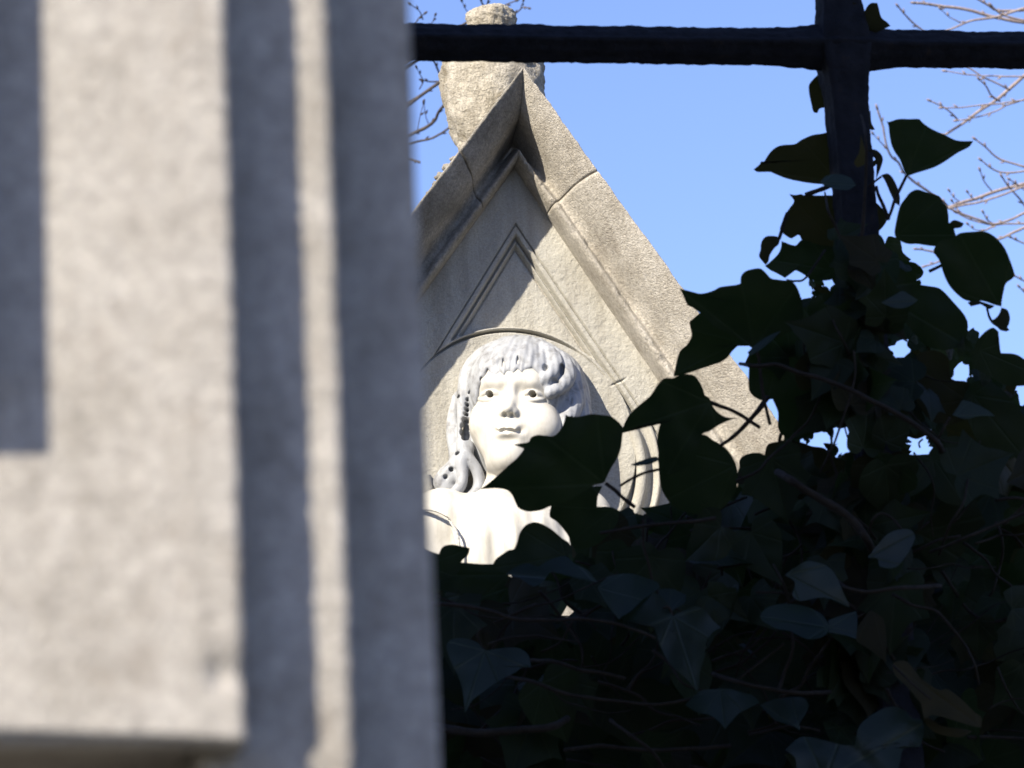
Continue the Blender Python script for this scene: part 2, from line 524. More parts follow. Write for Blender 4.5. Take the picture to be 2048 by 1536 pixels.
def rake_stone(name, ai, ei, ao, eo, s0, s1, seed, jitter=0.0, n=60, mat=None):
    V = []
    nj = len(prof)
    for i in range(n + 1):
        for j, (a, d) in enumerate(prof):
            ac = min(1.0, max(0.0, a))
            s = lerp(lerp(s0[0], s0[1], ac), lerp(s1[0], s1[1], ac), i / n)
            p_in = (lerp(ai[0], ei[0], s), lerp(ai[1], ei[1], s))
            p_out = (lerp(ao[0], eo[0], s), lerp(ao[1], eo[1], s))
            u, z = lerp(p_in[0], p_out[0], a), lerp(p_in[1], p_out[1], a)
            rec = math.exp(-(s / 0.085) ** 2) * max(0, 1 - abs(a - 0.31) / 0.20) if a < 0.6 and d > 0.3 else 0
            nn = (d - 0.5 * rec) * PP + jitter
            v = Vector((u * 26 + seed, z * 26, d * 2.3))
            w = mnoise.noise(v) * 0.0015 + mnoise.noise(v * 3.1) * 0.0010 + mnoise.noise(v * 9) * 0.0007
            if j < 4 or d < -0.5: w *= 0.4
            if 0.02 < a < 0.24 and d > 0.2:
                w -= 0.006 * max(0.0, mnoise.noise(v * 2.2 + Vector((7, 0, 0))) + 0.5 * mnoise.noise(v * 7) - 0.18)
            edge = min(i, n - i)
            if edge == 0 and (s0[1] > 0.001 or i == n): nn -= 0.0015
            V.append(T(u + w * 0.5 * (1 if a > 0.9 else 0.3), z + w * (0.8 if a > 0.9 else 0.1), nn + w))
    Fc = grid_faces(n + 1, nj, True, 0, False)
    Fc.append(list(range(nj))[::-1])
    Fc.append([n * nj + k for k in range(nj)])
    me = mesh_py(name, V, Fc)
    bm = bmesh.new(); bm.from_mesh(me)
    bmesh.ops.recalc_face_normals(bm, faces=bm.faces)
    bm.to_mesh(me); bm.free()
    return link(name, me, mat or M_rake, tomb)
# joint on the right slope where the photo shows it
G2 = 0.0011
s_jr = ((gp(1086, 431)[1] - apex_i[1]) / (end_ri[1] - apex_i[1]), (gp(1205, 341, PP)[1] - apex_o[1]) / (end_ro[1] - apex_o[1]))
s_jl = ((gp(960, 432)[1] - apex_i[1]) / (end_li[1] - apex_i[1]), (gp(922, 300, PP)[1] - apex_o[1]) / (end_lo[1] - apex_o[1]))
def sh(p, g_): return (p[0] + g_, p[1] + g_)
rake_stone('coping_stone', apex_i, end_ri, apex_o, end_ro, (0.0, 0.0), sh(s_jr, -G2), 3.0)
rake_stone('coping_stone', apex_i, end_ri, apex_o, end_ro, sh(s_jr, G2), (1.0, 1.0), 8.0, 0.0016, 110)
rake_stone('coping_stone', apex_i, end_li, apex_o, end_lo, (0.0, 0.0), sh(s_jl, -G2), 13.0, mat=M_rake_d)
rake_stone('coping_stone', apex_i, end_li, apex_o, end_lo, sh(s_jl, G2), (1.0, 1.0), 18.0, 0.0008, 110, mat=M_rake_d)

# panel: height field with engraved triangle and the shallow round-headed recess
tri = [gp(1031, 446), gp(864, 716), gp(1244, 760)]
arc_pts = [gp(900, 692), gp(1000, 660), gp(1055, 663), gp(1120, 686), gp(1200, 740)]
A_ = np.array([[2 * u, 2 * z, 1] for u, z in arc_pts]); B_ = np.array([u * u + z * z for u, z in arc_pts])
cu_, cz_, c_ = np.linalg.lstsq(A_, B_, rcond=None)[0]
ARC_R = math.sqrt(c_ + cu_ ** 2 + cz_ ** 2)
uL, uR = end_li[0] - 0.03, end_ri[0] + 0.03
zB, zT_ = zE - 0.22, apex_i[1] + 0.03
h = 0.0009
us = np.arange(uL, uR, h); zs_ = np.arange(zB, zT_, h)
UU, ZZ = np.meshgrid(us, zs_, indexing='ij')
def side_d(a, b, inside):
    nx, nz = -(b[1] - a[1]), (b[0] - a[0])
    l = math.hypot(nx, nz)
    nx, nz = nx / l, nz / l
    if (inside[0] - a[0]) * nx + (inside[1] - a[1]) * nz < 0: nx, nz = -nx, -nz
    return (UU - a[0]) * nx + (ZZ - a[1]) * nz
cen = (tri[0][0], tri[1][1])
rr = np.hypot(UU - cu_, ZZ - cz_)
def sstep(a, b, x):
    t = np.clip((x - a) / (b - a), 0, 1)
    return t * t * (3 - 2 * t)
d2 = np.minimum(side_d(tri[0], tri[1], cen), side_d(tri[0], tri[2], cen))
above = rr - ARC_R
dep = np.zeros_like(UU)
def slit(x, w, d):
    return -d * np.exp(-(x / w) ** 4)
dep += slit(d2 - 0.0010, 0.0009, 0.005) * (above > 0.002)
fr = sstep(0.0075, 0.0118, d2) * 0.0095 - sstep(0.0118, 0.0142, d2) * 0.0040 + sstep(0.0142, 0.0190, d2) * 0.0085
dep -= fr * sstep(0.0045, 0.0085, above)
dep += slit(d2 - 0.0192, 0.0009, 0.005) * (above > 0.006)
dep += slit(d2 - 0.0112, 0.0010, 0.003) * (above > 0.005)
thA = np.degrees(np.arctan2(UU - cu_, ZZ - cz_))
fade = 1 - sstep(18, 44, np.abs(thA + 3))
dep += slit(above, 0.0009 + 0.0013 * fade, 0.003 + 0.012 * fade) * (1 - sstep(46, 60, np.abs(thA)))
dep -= 0.002 * (1 - sstep(-0.02, 0.0, above)) * sstep(-0.09, -0.03, above)
# small mason's tick at the right hand corner
tk = gp(1237, 764)
dep -= 0.003 * np.exp(-(((UU - tk[0]) * 0.9 + (ZZ - tk[1]) * -0.45) / 0.0075) ** 4) * np.exp(-(((UU - tk[0]) * 0.45 + (ZZ - tk[1]) * 0.9) / 0.0012) ** 2 * 0 - (((ZZ - tk[1]) - (UU - tk[0]) * 0.42) / 0.0016) ** 2)
rng = np.random.default_rng(3)
def vnoise(shape, step):
    g_ = rng.standard_normal((shape[0] // step + 3, shape[1] // step + 3))
    x = np.arange(shape[0]) / step; y = np.arange(shape[1]) / step
    xi, yi = x.astype(int), y.astype(int)
    fx = (x - xi)[:, None]; fy = (y - yi)[None, :]
    fx, fy = fx * fx * (3 - 2 * fx), fy * fy * (3 - 2 * fy)
    return (g_[xi][:, yi] * (1 - fx) * (1 - fy) + g_[xi + 1][:, yi] * fx * (1 - fy) + g_[xi][:, yi + 1] * (1 - fx) * fy + g_[xi + 1][:, yi + 1] * fx * fy)
dep += vnoise(UU.shape, 62) * 0.0006 + vnoise(UU.shape, 14) * 0.00018 + vnoise(UU.shape, 6) * 0.00016 + vnoise(UU.shape, 3) * 0.00012
pos = (np.array(TO)[None, None] + UU[..., None] * np.array(TU) + ZZ[..., None] * np.array(TZ) + dep[..., None] * np.array(TN))
ni, nj = UU.shape
idx = np.arange(ni * nj).reshape(ni, nj)
quads = np.stack([idx[:-1, :-1], idx[1:, :-1], idx[1:, 1:], idx[:-1, 1:]], -1).reshape(-1, 4)
# keep the part under the copings and within the body
def inside_gable(u, z, mrg):
    ok = np.ones_like(u, bool)
    for a, b in ((apex_i, end_li), (apex_i, end_ri)):
        nx, nz = -(b[1] - a[1]), (b[0] - a[0])
        l = math.hypot(nx, nz); nx, nz = nx / l, nz / l
        if (0 - a[0]) * nx + (zB - a[1]) * nz < 0: nx, nz = -nx, -nz
        ok &= (u - a[0]) * nx + (z - a[1]) * nz > -mrg
    return ok
keep = inside_gable(UU, ZZ, 0.02)
kq = keep[:-1, :-1].ravel()
quads = quads[kq]
used = np.unique(quads)
remap = -np.ones(ni * nj, int); remap[used] = np.arange(len(used))
link('gable_panel', mesh_np('gable_panel', pos.reshape(-1, 3)[used], remap[quads]), M_panel, tomb)

def tomb_prism(name, poly, n0, n1, mat, parent=tomb, bev=0.004):
    bm = bmesh.new()
    a = [bm.verts.new(T(u, z, n0)) for u, z in poly]
    b = [bm.verts.new(T(u, z, n1)) for u, z in poly]
    k = len(poly)
    bm.faces.new(a); bm.faces.new(b[::-1])
    for i in range(k):
        bm.faces.new([a[i], b[i], b[(i + 1) % k], a[(i + 1) % k]])
    bmesh.ops.recalc_face_normals(bm, faces=bm.faces)
    if bev: bmesh.ops.bevel(bm, geom=list(bm.edges), offset=bev, segments=2, affect='EDGES', profile=0.6)
    return bm_obj(name, bm, mat, parent)
gz = -TO.z
tomb_prism('gable_core', [(end_li[0], zE - 0.2), (end_ri[0], zE - 0.2), (end_ri[0], zE), apex_i, (end_li[0], zE)], -0.25, -0.016, M_tomb)
tomb_prism('body', [(end_li[0] - 0.02, gz + 0.3), (end_ri[0] + 0.02, gz + 0.3), (end_ri[0] + 0.02, zE - 0.205), (end_li[0] - 0.02, zE - 0.205)], -0.26, 0.0, M_tomb)
tomb_prism('plinth', [(end_lo[0] - 0.06, gz), (end_ro[0] + 0.06, gz), (end_ro[0] + 0.06, gz + 0.297), (end_lo[0] - 0.06, gz + 0.297)], -0.34, 0.14, M_tomb, bev=0.012)
for s, e0, e1 in ((-1, end_lo, end_li), (1, end_ro, end_ri)):     # kneeler stones that carry the copings
    x0, x1 = sorted((e0[0] + s * 0.012, e1[0]))
    tomb_prism('kneeler', [(x0, zE - 0.10), (x1, zE - 0.10), (x1, zE - 0.003), (x0, zE - 0.003)], -0.25, PP + 0.006, M_tomb, bev=0.008)

# curved moulding that cradles the bust
RC = gp(1068, 935)
def ring_mould():
    V = []
    rp = [(0.1420, -0.012), (0.1425, -0.003), (0.1435, 0.004), (0.149, 0.0068), (0.1545, 0.0065), (0.1565, 0.002), (0.160, -0.0045), (0.165, -0.0062), (0.169, -0.003),
          (0.1705, 0.004), (0.1745, 0.0055), (0.1765, 0.001), (0.178, -0.006), (0.180, -0.012)]
    sc = 1.03
    a0, a1 = R(184), R(381)
    n = 150
    for i in range(n + 1):
        a = lerp(a0, a1, i / n)
        for r_, hgt in rp:
            V.append(T(RC[0] + r_ * sc * math.cos(a), RC[1] + r_ * sc * math.sin(a), hgt))
    k = len(rp)
    Fc = grid_faces(n + 1, k, False)
    me = mesh_py('curved_moulding', V, Fc)
    bm = bmesh.new(); bm.from_mesh(me); bmesh.ops.recalc_face_normals(bm, faces=bm.faces)
    bm.to_mesh(me); bm.free()
    return link('curved_moulding', me, M_panel, tomb)
ring_mould()

# rough finial behind the apex
def finial():
    V, Fc = [], []
    prof_ = [(345, 0.052), (300, 0.054), (275, 0.060), (240, 0.068), (200, 0.074), (165, 0.0765), (135, 0.075), (108, 0.066), (88, 0.050), (74, 0.038), (64, 0.034), (54, 0.0355), (42, 0.038), (30, 0.036), (21, 0.029), (15, 0.018), (12, 0.002)]
    pts = catmull([(y, r_, 0) for y, r_ in prof_], 5)
    seg = 72
    NB = -0.10
    for p in pts:
        y, r_ = p.x, max(p.y, 0.001)
        u, z = gp(990 - (300 - y) * 0.03, y, NB)
        for k in range(seg):
            a = 2 * math.pi * k / seg
            d = Vector((math.cos(a), math.sin(a), 0))
            w = Vector((u + d.x * r_, d.y * r_, z)) * 34
            nn = mnoise.noise(w) * 0.005 + mnoise.noise(w * 2.7) * 0.0036 + mnoise.noise(w * 7) * 0.0026 + mnoise.noise(w * 13) * 0.0012
            rr_ = r_ + nn * min(1, r_ / 0.02)
            V.append(T(u + d.x * rr_, z + nn * 0.3, NB + d.y * rr_ * 0.95))
    Fc = grid_faces(len(pts), seg, True)
    me = mesh_py('finial', V, Fc)
    bm = bmesh.new(); bm.from_mesh(me); bmesh.ops.recalc_face_normals(bm, faces=bm.faces)
    bm.to_mesh(me); bm.free()
    return link('finial', me, M_finial, tomb)
finial()
# little weathered crocket lumps on the back of the left slope
for (x, y, r_) in ((894, 334, 0.0050), (882, 353, 0.0060), (873, 369, 0.0050), (906, 318, 0.004), (862, 388, 0.0055)):
    u, z = gp(x, y, -0.05)
    bm = bmesh.new()
    bmesh.ops.create_icosphere(bm, subdivisions=3, radius=r_)
    for v in bm.verts:
        v.co *= 1 + 0.6 * mnoise.noise(v.co * 260 + Vector((x, 0, 0)))
        v.co.x *= 1.3
        v.co = T(u, z, -0.05) + v.co
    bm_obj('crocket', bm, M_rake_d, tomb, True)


# ------------------------------------------------------------------ marble bust (implicit surfaces -> mesh)
class Field:
    def __init__(self, lo, hi, h):
        self.lo = np.array(lo, float); self.h = h
        self.n = np.ceil((np.array(hi) - self.lo) / h).astype(int) + 1
        self.d = np.full(self.n, 1e3, np.float32)
        self.ax = [self.lo[i] + h * np.arange(self.n[i]) for i in range(3)]
    def region(self, lo, hi):
        a = np.maximum(0, np.floor((np.array(lo) - self.lo) / self.h).astype(int))
        b = np.minimum(self.n, np.ceil((np.array(hi) - self.lo) / self.h).astype(int) + 1)
        if (b <= a).any(): return None, None
        sl = tuple(slice(a[i], b[i]) for i in range(3))
        g_ = np.meshgrid(*[self.ax[i][sl[i]] for i in range(3)], indexing='ij')
        return sl, np.stack(g_, -1).astype(np.float32)

def smin(a, b, k):
    hh = np.clip(0.5 + 0.5 * (b - a) / k, 0, 1)
    return b * (1 - hh) + a * hh - k * hh * (1 - hh)
def smax(a, b, k):
    return -smin(-a, -b, k)
def ell(p, c, r, rot=None):
    q_ = p - np.array(c, np.float32)
    if rot is not None: q_ = q_ @ rot
    r = np.array(r, np.float32)
    k0 = np.linalg.norm(q_ / r, axis=-1)
    k1 = np.linalg.norm(q_ / (r * r), axis=-1) + 1e-9
    return k0 * (k0 - 1) / k1
def cap(p, a, b, ra, rb):
    a = np.array(a, np.float32); b = np.array(b, np.float32)
    ba = b - a
    t = np.clip(((p - a) @ ba) / max(1e-6, float(ba @ ba)), 0, 1)
    return np.linalg.norm(p - a - t[..., None] * ba, axis=-1) - (ra + (rb - ra) * t)

# head frame: x to the viewer's right, y forward, z up; origin between the eyes (mm)
H_YAW, H_PITCH, H_ROLL = R(18), R(10), R(-5.0)
_yf = np.array([-math.sin(H_YAW) * math.cos(H_PITCH), math.cos(H_YAW) * math.cos(H_PITCH), math.sin(H_PITCH)])
_x0 = np.array([math.cos(H_YAW), math.sin(H_YAW), 0.0])
_z0 = np.cross(_x0, _yf)
_xr = _x0 * math.cos(H_ROLL) + _z0 * math.sin(H_ROLL)
_zr = -_x0 * math.sin(H_ROLL) + _z0 * math.cos(H_ROLL)
HR = np.stack([_xr, _yf, _zr], 1).astype(np.float32)      # columns: head axes in the bust frame
EYE = np.array([0, 62, 0], np.float32)                    # the eyes lie 62 mm before the head origin
def h2b(p):
    return HR @ (np.array(p, np.float32) - EYE)

class Sculpt(Field):
    def _op(self, fn, pts, ext, k, head, op):
        pts = [h2b(p) if head else np.array(p, np.float32) for p in pts]
        lo = np.min(pts, 0) - ext - k - 4 * self.h
        hi = np.max(pts, 0) + ext + k + 4 * self.h
        sl, g_ = self.region(lo, hi)
        if sl is None: return
        q_ = (g_ @ HR + EYE) if head else g_
        v = fn(q_)
        cur = self.d[sl]
        self.d[sl] = {'add': smin, 'cut': lambda a, b, kk: smax(a, -b, kk), 'and': smax}[op](cur, v, k)
    def ell(self, c, r, k=6, head=True, op='add', rot=None):
        self._op(lambda q_: ell(q_, c, r, rot), [c], max(r), k, head, op)
    def cap(self, a, b, ra, rb, k=4, head=True, op='add'):
        self._op(lambda q_: cap(q_, a, b, ra, rb), [a, b], max(ra, rb), k, head, op)
    def lock(self, pts, radii, k=3, head=True, op='add', n=5):
        pts = [tuple(p) for p in catmull(pts, n)]
        m_ = len(pts)
        rs = np.interp(np.linspace(0, 1, m_), np.linspace(0, 1, len(radii)), radii)
        for i in range(m_ - 1):
            self.cap(pts[i], pts[i + 1], rs[i], rs[i + 1], k, head, op)

def surface_nets(f):
    d, h_ = f.d, f.h
    s = d < 0
    nx, ny, nz = [k - 1 for k in d.shape]
    cnt = np.zeros((nx, ny, nz), np.int8)
    C8 = [(i, j, k) for i in (0, 1) for j in (0, 1) for k in (0, 1)]
    for i, j, k in C8: cnt += s[i:i + nx, j:j + ny, k:k + nz]
    act = (cnt > 0) & (cnt < 8)
    ii = np.argwhere(act)
    idm = -np.ones(act.shape, np.int64)
    idm[act] = np.arange(len(ii))
    vals = {c: d[ii[:, 0] + c[0], ii[:, 1] + c[1], ii[:, 2] + c[2]] for c in C8}
    acc = np.zeros((len(ii), 3)); num = np.zeros(len(ii))
    for a in C8:
        for ax in range(3):
            if a[ax] == 0:
                b = list(a); b[ax] = 1; b = tuple(b)
                va, vb = vals[a], vals[b]
                c = (va < 0) != (vb < 0)
                t = np.where(c, va / np.where(c, va - vb, 1), 0)
                p = np.tile(np.array(a, float), (len(ii), 1)); p[:, ax] += t
                acc += p * c[:, None]; num += c
    V = f.lo + (ii + acc / num[:, None]) * h_
    Q = []
    for ax in range(3):
        o1, o2 = [(1, 2), (2, 0), (0, 1)][ax]
        sa = [slice(None)] * 3; sb = [slice(None)] * 3
        sa[ax] = slice(0, -1); sb[ax] = slice(1, None)
        e = np.argwhere(s[tuple(sa)] != s[tuple(sb)])
        ok = (e[:, o1] > 0) & (e[:, o2] > 0) & (e[:, o1] < d.shape[o1] - 1) & (e[:, o2] < d.shape[o2] - 1)
        e = e[ok]
        def cid(a1, a2):
            c = e.copy(); c[:, o1] += a1; c[:, o2] += a2
            return idm[c[:, 0], c[:, 1], c[:, 2]]
        q_ = np.stack([cid(-1, -1), cid(0, -1), cid(0, 0), cid(-1, 0)], 1)
        ins = s[e[:, 0], e[:, 1], e[:, 2]]
        q_ = np.where(ins[:, None], q_, q_[:, ::-1])
        Q.append(q_[(q_ >= 0).all(1)])
    return V, np.concatenate(Q)

# ---- face, neck, shoulders
LO, HI = (-150, -125, -300), (165, 120, 120)
hb = 1.2
S = Sculpt(LO, HI, hb)
S.ell((0, -16, 30), (73, 82, 70), 1)
S.ell((0, 12, -20), (61, 52, 72), 18)
S.ell((0, 24, 38), (61, 44, 44), 14)              # forehead
S.ell((-29, 34, -32), (29, 28, 28), 16)           # full child's cheeks
S.ell((36, 32, -38), (33, 29, 33), 16)
S.ell((0, 34, -66), (39, 32, 31), 14)
S.ell((0, 50, -88), (18, 15, 15), 16)             # chin
S.ell((1, 22, -92), (33, 34, 18), 16)
for s_ in (-1, 1):
    S.ell((s_ * 30, 69, 3), (17, 9.5, 8.5), 12, op='cut')       # sockets
    S.ell((s_ * 12, 67, 5), (6, 8, 8), 8, op='cut')
    S.cap((s_ * 12, 56.5, 17), (s_ * 30, 57.5, 21), 4, 4.5, 13)  # brow
    S.cap((s_ * 30, 57.5, 21), (s_ * 47, 46, 15), 4.5, 3.5, 13)
    S.ell((s_ * 30, 47.6, 0), (14, 13.6, 10.5), 3)            # eyeball
    S.lock([(s_ * 17, 55.5, -1.5), (s_ * 22, 59.9, 2.6), (s_ * 30, 61.6, 4.6), (s_ * 38, 58.6, 3.0), (s_ * 46, 49.5, -1.5)], [1.0, 2.0, 2.2, 2.0, 1.0], 3.2)
    S.lock([(s_ * 17, 55.5, -1.5), (s_ * 23, 58.2, -5.6), (s_ * 31, 59.2, -7.2), (s_ * 39, 56.0, -5.6), (s_ * 46, 49.5, -1.5)], [0.6, 0.8, 0.9, 0.8, 0.6], 4)
# nose
S.cap((0, 56, 9), (0, 68.5, -22), 5.0, 6.2, 10)
S.ell((0, 71.5, -25.5), (7.6, 8.4, 7.2), 7)
for s_ in (-1, 1):
    S.ell((s_ * 8.4, 64.5, -29), (5.2, 7.6, 5.4), 6)
    S.ell((s_ * 4.8, 69.5, -34.6), (3.0, 6.0, 4.2), 1.5, op='cut')
# mouth
S.ell((0, 59, -54), (20, 10, 13), 12)
S.ell((-6.5, 65.0, -53.6), (10, 5.5, 4.4), 4.5)
S.ell((6.5, 65.0, -53.6), (10, 5.5, 4.4), 4.5)
S.ell((0, 62.6, -61.5), (11.5, 6.6, 4.6), 6)
S.lock([(-17, 63.2, -56.0), (-11, 66.4, -57.2), (-5, 69.0, -56.6), (0, 69.6, -57.8), (5, 69.0, -56.6), (11, 66.4, -57.2), (17, 63.2, -56.0)], [1.0, 1.4, 1.6, 1.7, 1.6, 1.5, 1.3], 2.6, op='cut')
for s_ in (-1, 1):
    S.ell((s_ * 20.5, 66.5, -54.0), (3.2, 3.6, 3.8), 8, op='cut')
S.cap((0, 69, -41), (0, 71, -47), 1.8, 2.2, 5, op='cut')
S.ell((0, 68.5, -70.5), (11, 5, 4.0), 9, op='cut')
for s_ in (-1, 1):                                             # drilled pupils
    S.cap((s_ * 30 - 1.0, 70, 0.0), (s_ * 30 + 5, 40, 3.5), 4.7, 5.4, 0.8, op='cut')
    S.ell((s_ * 30 - 4.0, 57.5, -3.0), (2.0, 4.0, 2.0), 0.8)
# neck and bust (bust frame)
nk = h2b((4, -18, -70))
S.cap(tuple(nk), (4, -56, -128), 36, 42, 8, head=False)
S.cap((4, -56, -128), (2, -56, -160), 42, 64, 10, head=False)
S.ell((0, -44, -218), (114, 58, 98), 18, head=False)
S.ell((0, -22, -208), (84, 52, 72), 18, head=False)
for s_ in (-1, 1):
    S.ell((s_ * 96, -46, -172), (44, 42, 44), 20, head=False)
    S.cap((s_ * 108, -44, -188), (s_ * 122, -46, -285), 36, 32, 12, head=False)
sl, g_ = S.region(LO, HI)
S.d[sl] = np.maximum(S.d[sl], -g_[..., 2] - 292)
body = S

# ---- hair
Hh = Sculpt((-150, -125, -175), (165, 105, 125), hb)
Hh.ell((0, -15, 30), (84, 92, 86), 1)
Hh.ell((-4, -30, -25), (86, 70, 82), 16)
Hh.ell((14, -46, -40), (84, 48, 74), 18)
Hh.ell((44, -40, -84), (52, 40, 66), 18)
Hh.ell((-58, -40, -92), (24, 30, 46), 14)
# carved strands on the cap
sl, g_ = Hh.region((-150, -125, -175), (165, 105, 125))
qh = g_ @ HR + EYE
ph = np.arctan2(qh[..., 0] - 4, qh[..., 1] + 25)
el_ = np.arctan2(qh[..., 2] - 20, np.hypot(qh[..., 0], qh[..., 1] + 15))
wv = 0.65 * np.sin(ph * 19 + 2.2 * np.sin(el_ * 2.6) + 0.8 * np.sin(el_ * 7 + ph * 3)) + 0.45 * np.sin(ph * 41 + 2.5 * np.sin(el_ * 4 + 1))
Hh.d[sl] += (wv * np.clip(1.25 - np.abs(el_ - 0.1) * 0.55, 0.1, 1)).astype(np.float32)
# opening for the face
Hh.ell((-1, 74, -34), (59, 58, 80), 5, op='cut')
Hh.ell((-2, 60, -96), (60, 62, 54), 8, op='cut')
Hh.ell((0, 92, 12), (58, 42, 44), 8, op='cut')
# combed fringe: a thin layer over the forehead with a ragged lower edge
FX = [-72, -62, -56, -52, -47, -42, -37, -31, -26, -21, -14, -8, -2, 4, 10, 17, 24, 32, 44, 58, 72]
FZ = [-4, 4, 14, 9, 19, 13, 24, 19, 28, 22, 30, 25, 32, 27, 34, 29, 36, 40, 50, 54, 50]
def fringe_fn(q_):
    x_, y_, z_ = q_[..., 0], q_[..., 1], q_[..., 2]
    xs_ = x_ + 0.16 * (z_ - 30) + 2.0 * np.sin(z_ * 0.07)
    e = ell(q_, (0, 19, 36), (64, 53.5, 52))
    e = e + 0.26 * np.sin(xs_ * 1.05 + 0.9 * np.sin(z_ * 0.09)) + 0.5 * np.sin(xs_ * 0.37 + 1.0 + 0.5 * np.sin(z_ * 0.05)) + 0.035 * np.maximum(0, 46 - z_)
    zl = np.interp(xs_, FX, FZ)
    lim = np.maximum((zl - z_) * 0.55, x_ - 74)
    lim = np.maximum(lim, 8 - y_)
    return smax(e, lim, 3.5).astype(np.float32)
Hh._op(fringe_fn, [(0, 19, 36)], 66, 5, True, 'add')
# right side: sweeping locks that curl away over the temple
Hh.lock([(16, 26, 90), (40, 40, 76), (54, 43, 60), (56, 48, 44), (49, 55, 30), (42, 57, 23)], [5, 7, 8.5, 8, 5.5, 2.4], 8)
Hh.lock([(20, 16, 90), (52, 26, 76), (69, 30, 56), (73, 35, 36), (66, 45, 18), (56, 52, 8), (51, 54, 5)], [5, 7, 9, 8, 6.5, 4.2, 2], 7)
Hh.lock([(18, 0, 92), (58, 2, 72), (73, 2, 48), (79, 5, 20), (77, 15, -4), (72, 22, -28), (72, 22, -44)], [8, 12, 12, 11, 9, 6, 2.5], 11)
Hh.lock([(14, -8, 102), (62, -10, 76), (80, -12, 44), (88, -8, 10), (91, -2, -28), (90, 2, -60), (91, -4, -84)], [7, 11, 11, 10, 9, 7, 3.5], 9)
Hh.lock([(8, -20, 100), (60, -36, 66), (78, -40, 32), (90, -36, -6), (97, -30, -46), (94, -26, -88)], [7, 11, 11, 11, 10, 7], 10)
Hh.lock([(82, 10, -20), (84, 10, -44), (76, 12, -66), (78, 4, -92), (70, 0, -118)], [5, 6.5, 6.5, 6, 3], 4)
Hh.lock([(92, -12, -10), (95, -8, -50), (90, -10, -84), (94, -16, -118), (86, -20, -146)], [6, 8, 8, 6, 4], 6)
Hh.lock([(100, -34, -30), (104, -32, -66), (100, -34, -100), (104, -36, -130)], [7, 8, 8, 5], 6)
# left side: hair drawn down close along the cheek, then loose curls
Hh.lock([(-8, 10, 102), (-48, 26, 80), (-69, 28, 52), (-73, 31, 22), (-72, 30, -12), (-70, 26, -44), (-66, 24, -66)], [7, 8, 8, 7, 6.5, 6.5, 5], 5)
Hh.lock([(-8, -2, 102), (-60, 6, 76), (-81, 10, 42), (-87, 14, 4), (-86, 14, -40), (-80, 10, -80)], [7, 9, 9, 8, 8, 6], 6)
cl = [h2b((-66, 24, -62)), h2b((-76, 12, -70))]
a_, b_ = cl
def rel_(o, *d): return [tuple(np.array(o) + np.array(x)) for x in d]
Hh.lock(rel_(a_, (-2, 0, 8), (-2, 4, -8), (4, 8, -20), (14, 8, -36), (17, 6, -52), (12, 6, -66), (-2, 4, -76), (-14, 2, -84)), [7, 7.4, 6.6, 6, 5.8, 5.6, 5, 3], 5, head=False)
Hh.lock(rel_(a_, (6, 0, 2), (0, 6, -12), (-7, 8, -24), (-6, 8, -42), (-10, 8, -58), (-22, 6, -70), (-32, 2, -80)), [6, 7, 6.6, 5.8, 5.6, 5.2, 3.4], 5, head=False)
Hh.lock(rel_(b_, (0, 4, 6), (-2, 8, -8), (-10, 8, -20), (-22, 6, -30), (-28, 4, -40), (-20, 5, -47), (-8, 7, -44)), [7, 8, 8, 7.6, 7, 6.4, 4], 6, head=False)
Hh.lock(rel_(b_, (14, 6, -18), (4, 9, -26), (-8, 9, -32), (-18, 8, -40)), [5, 6.5, 7, 5], 6, head=False)
Hh.lock(rel_(b_, (2, -8, 0), (-6, -10, -24), (-12, -12, -50), (-18, -12, -76)), [10, 11, 10, 8], 6, head=False)
for dx, dy, dz, r_ in ((-14, 16, -24, 3.6), (-22, 16, -34, 3.2), (2, 16, -12, 3.4), (-4, 16, -2, 3.0)):
    c_ = tuple(np.array(b_) + np.array((dx, dy, dz)))
    Hh.ell(c_, (r_, 9, r_), 1.5, head=False, op='cut')
# fine chisel strokes over the whole hair
sl, g_ = Hh.region((-150, -125, -175), (165, 105, 125))
qh = g_ @ HR + EYE
ph = np.arctan2(qh[..., 0] - 4, qh[..., 1] + 25)
el_ = np.arctan2(qh[..., 2] - 20, np.hypot(qh[..., 0], qh[..., 1] + 15))
Hh.d[sl] += (0.30 * np.sin(ph * 66 + 3.0 * np.sin(el_ * 3.1 + 0.6) + 1.2 * np.sin(el_ * 9 + ph * 5)) * np.clip(1.3 - np.abs(el_) * 0.6, 0.2, 1)).astype(np.float32)
for c, r_ in (((46, 62, 41), (4, 9, 6)), ((66, 46, 44), (3.4, 9, 9)), ((60, 55, 24), (6, 8, 3.6)), ((79, 32, 6), (2.2, 9, 8)), ((81, 24, -28), (2.4, 8, 11)), ((91, 8, -30), (2.2, 8, 12)), ((86, 10, -66), (2.0, 8, 9)),
              ((-12, 72, 44), (1.2, 6, 7)), ((8, 72, 48), (1.2, 6, 7)), ((-34, 66, 33), (1.6, 7, 5)), ((-43, 60, 24), (2.0, 7, 3))):
    Hh.ell(c, r_, 2.0, op='cut')
# rows of drill holes along the left hair edge
for c, r_ in (((-65, 34, 4), 2.6), ((-65.5, 33.5, -3), 2.9), ((-66, 33, -10), 2.9), ((-66.5, 32, -17), 3.0), ((-67, 30, -26), 4.4), ((-67.5, 28, -35), 5.6), ((-67, 27, -44), 6.2), ((-65, 26, -52), 5.0),
              ((-78, 32, 8), 2.6), ((-62, 44, 12), 2.4)):
    Hh._op(lambda q_, c=c, r_=r_: cap(q_, (c[0], c[1] + 9, c[2]), (c[0], c[1] - 9, c[2]), r_, r_), [c], r_ + 10, 1.0, True, 'cut')
hair = Hh

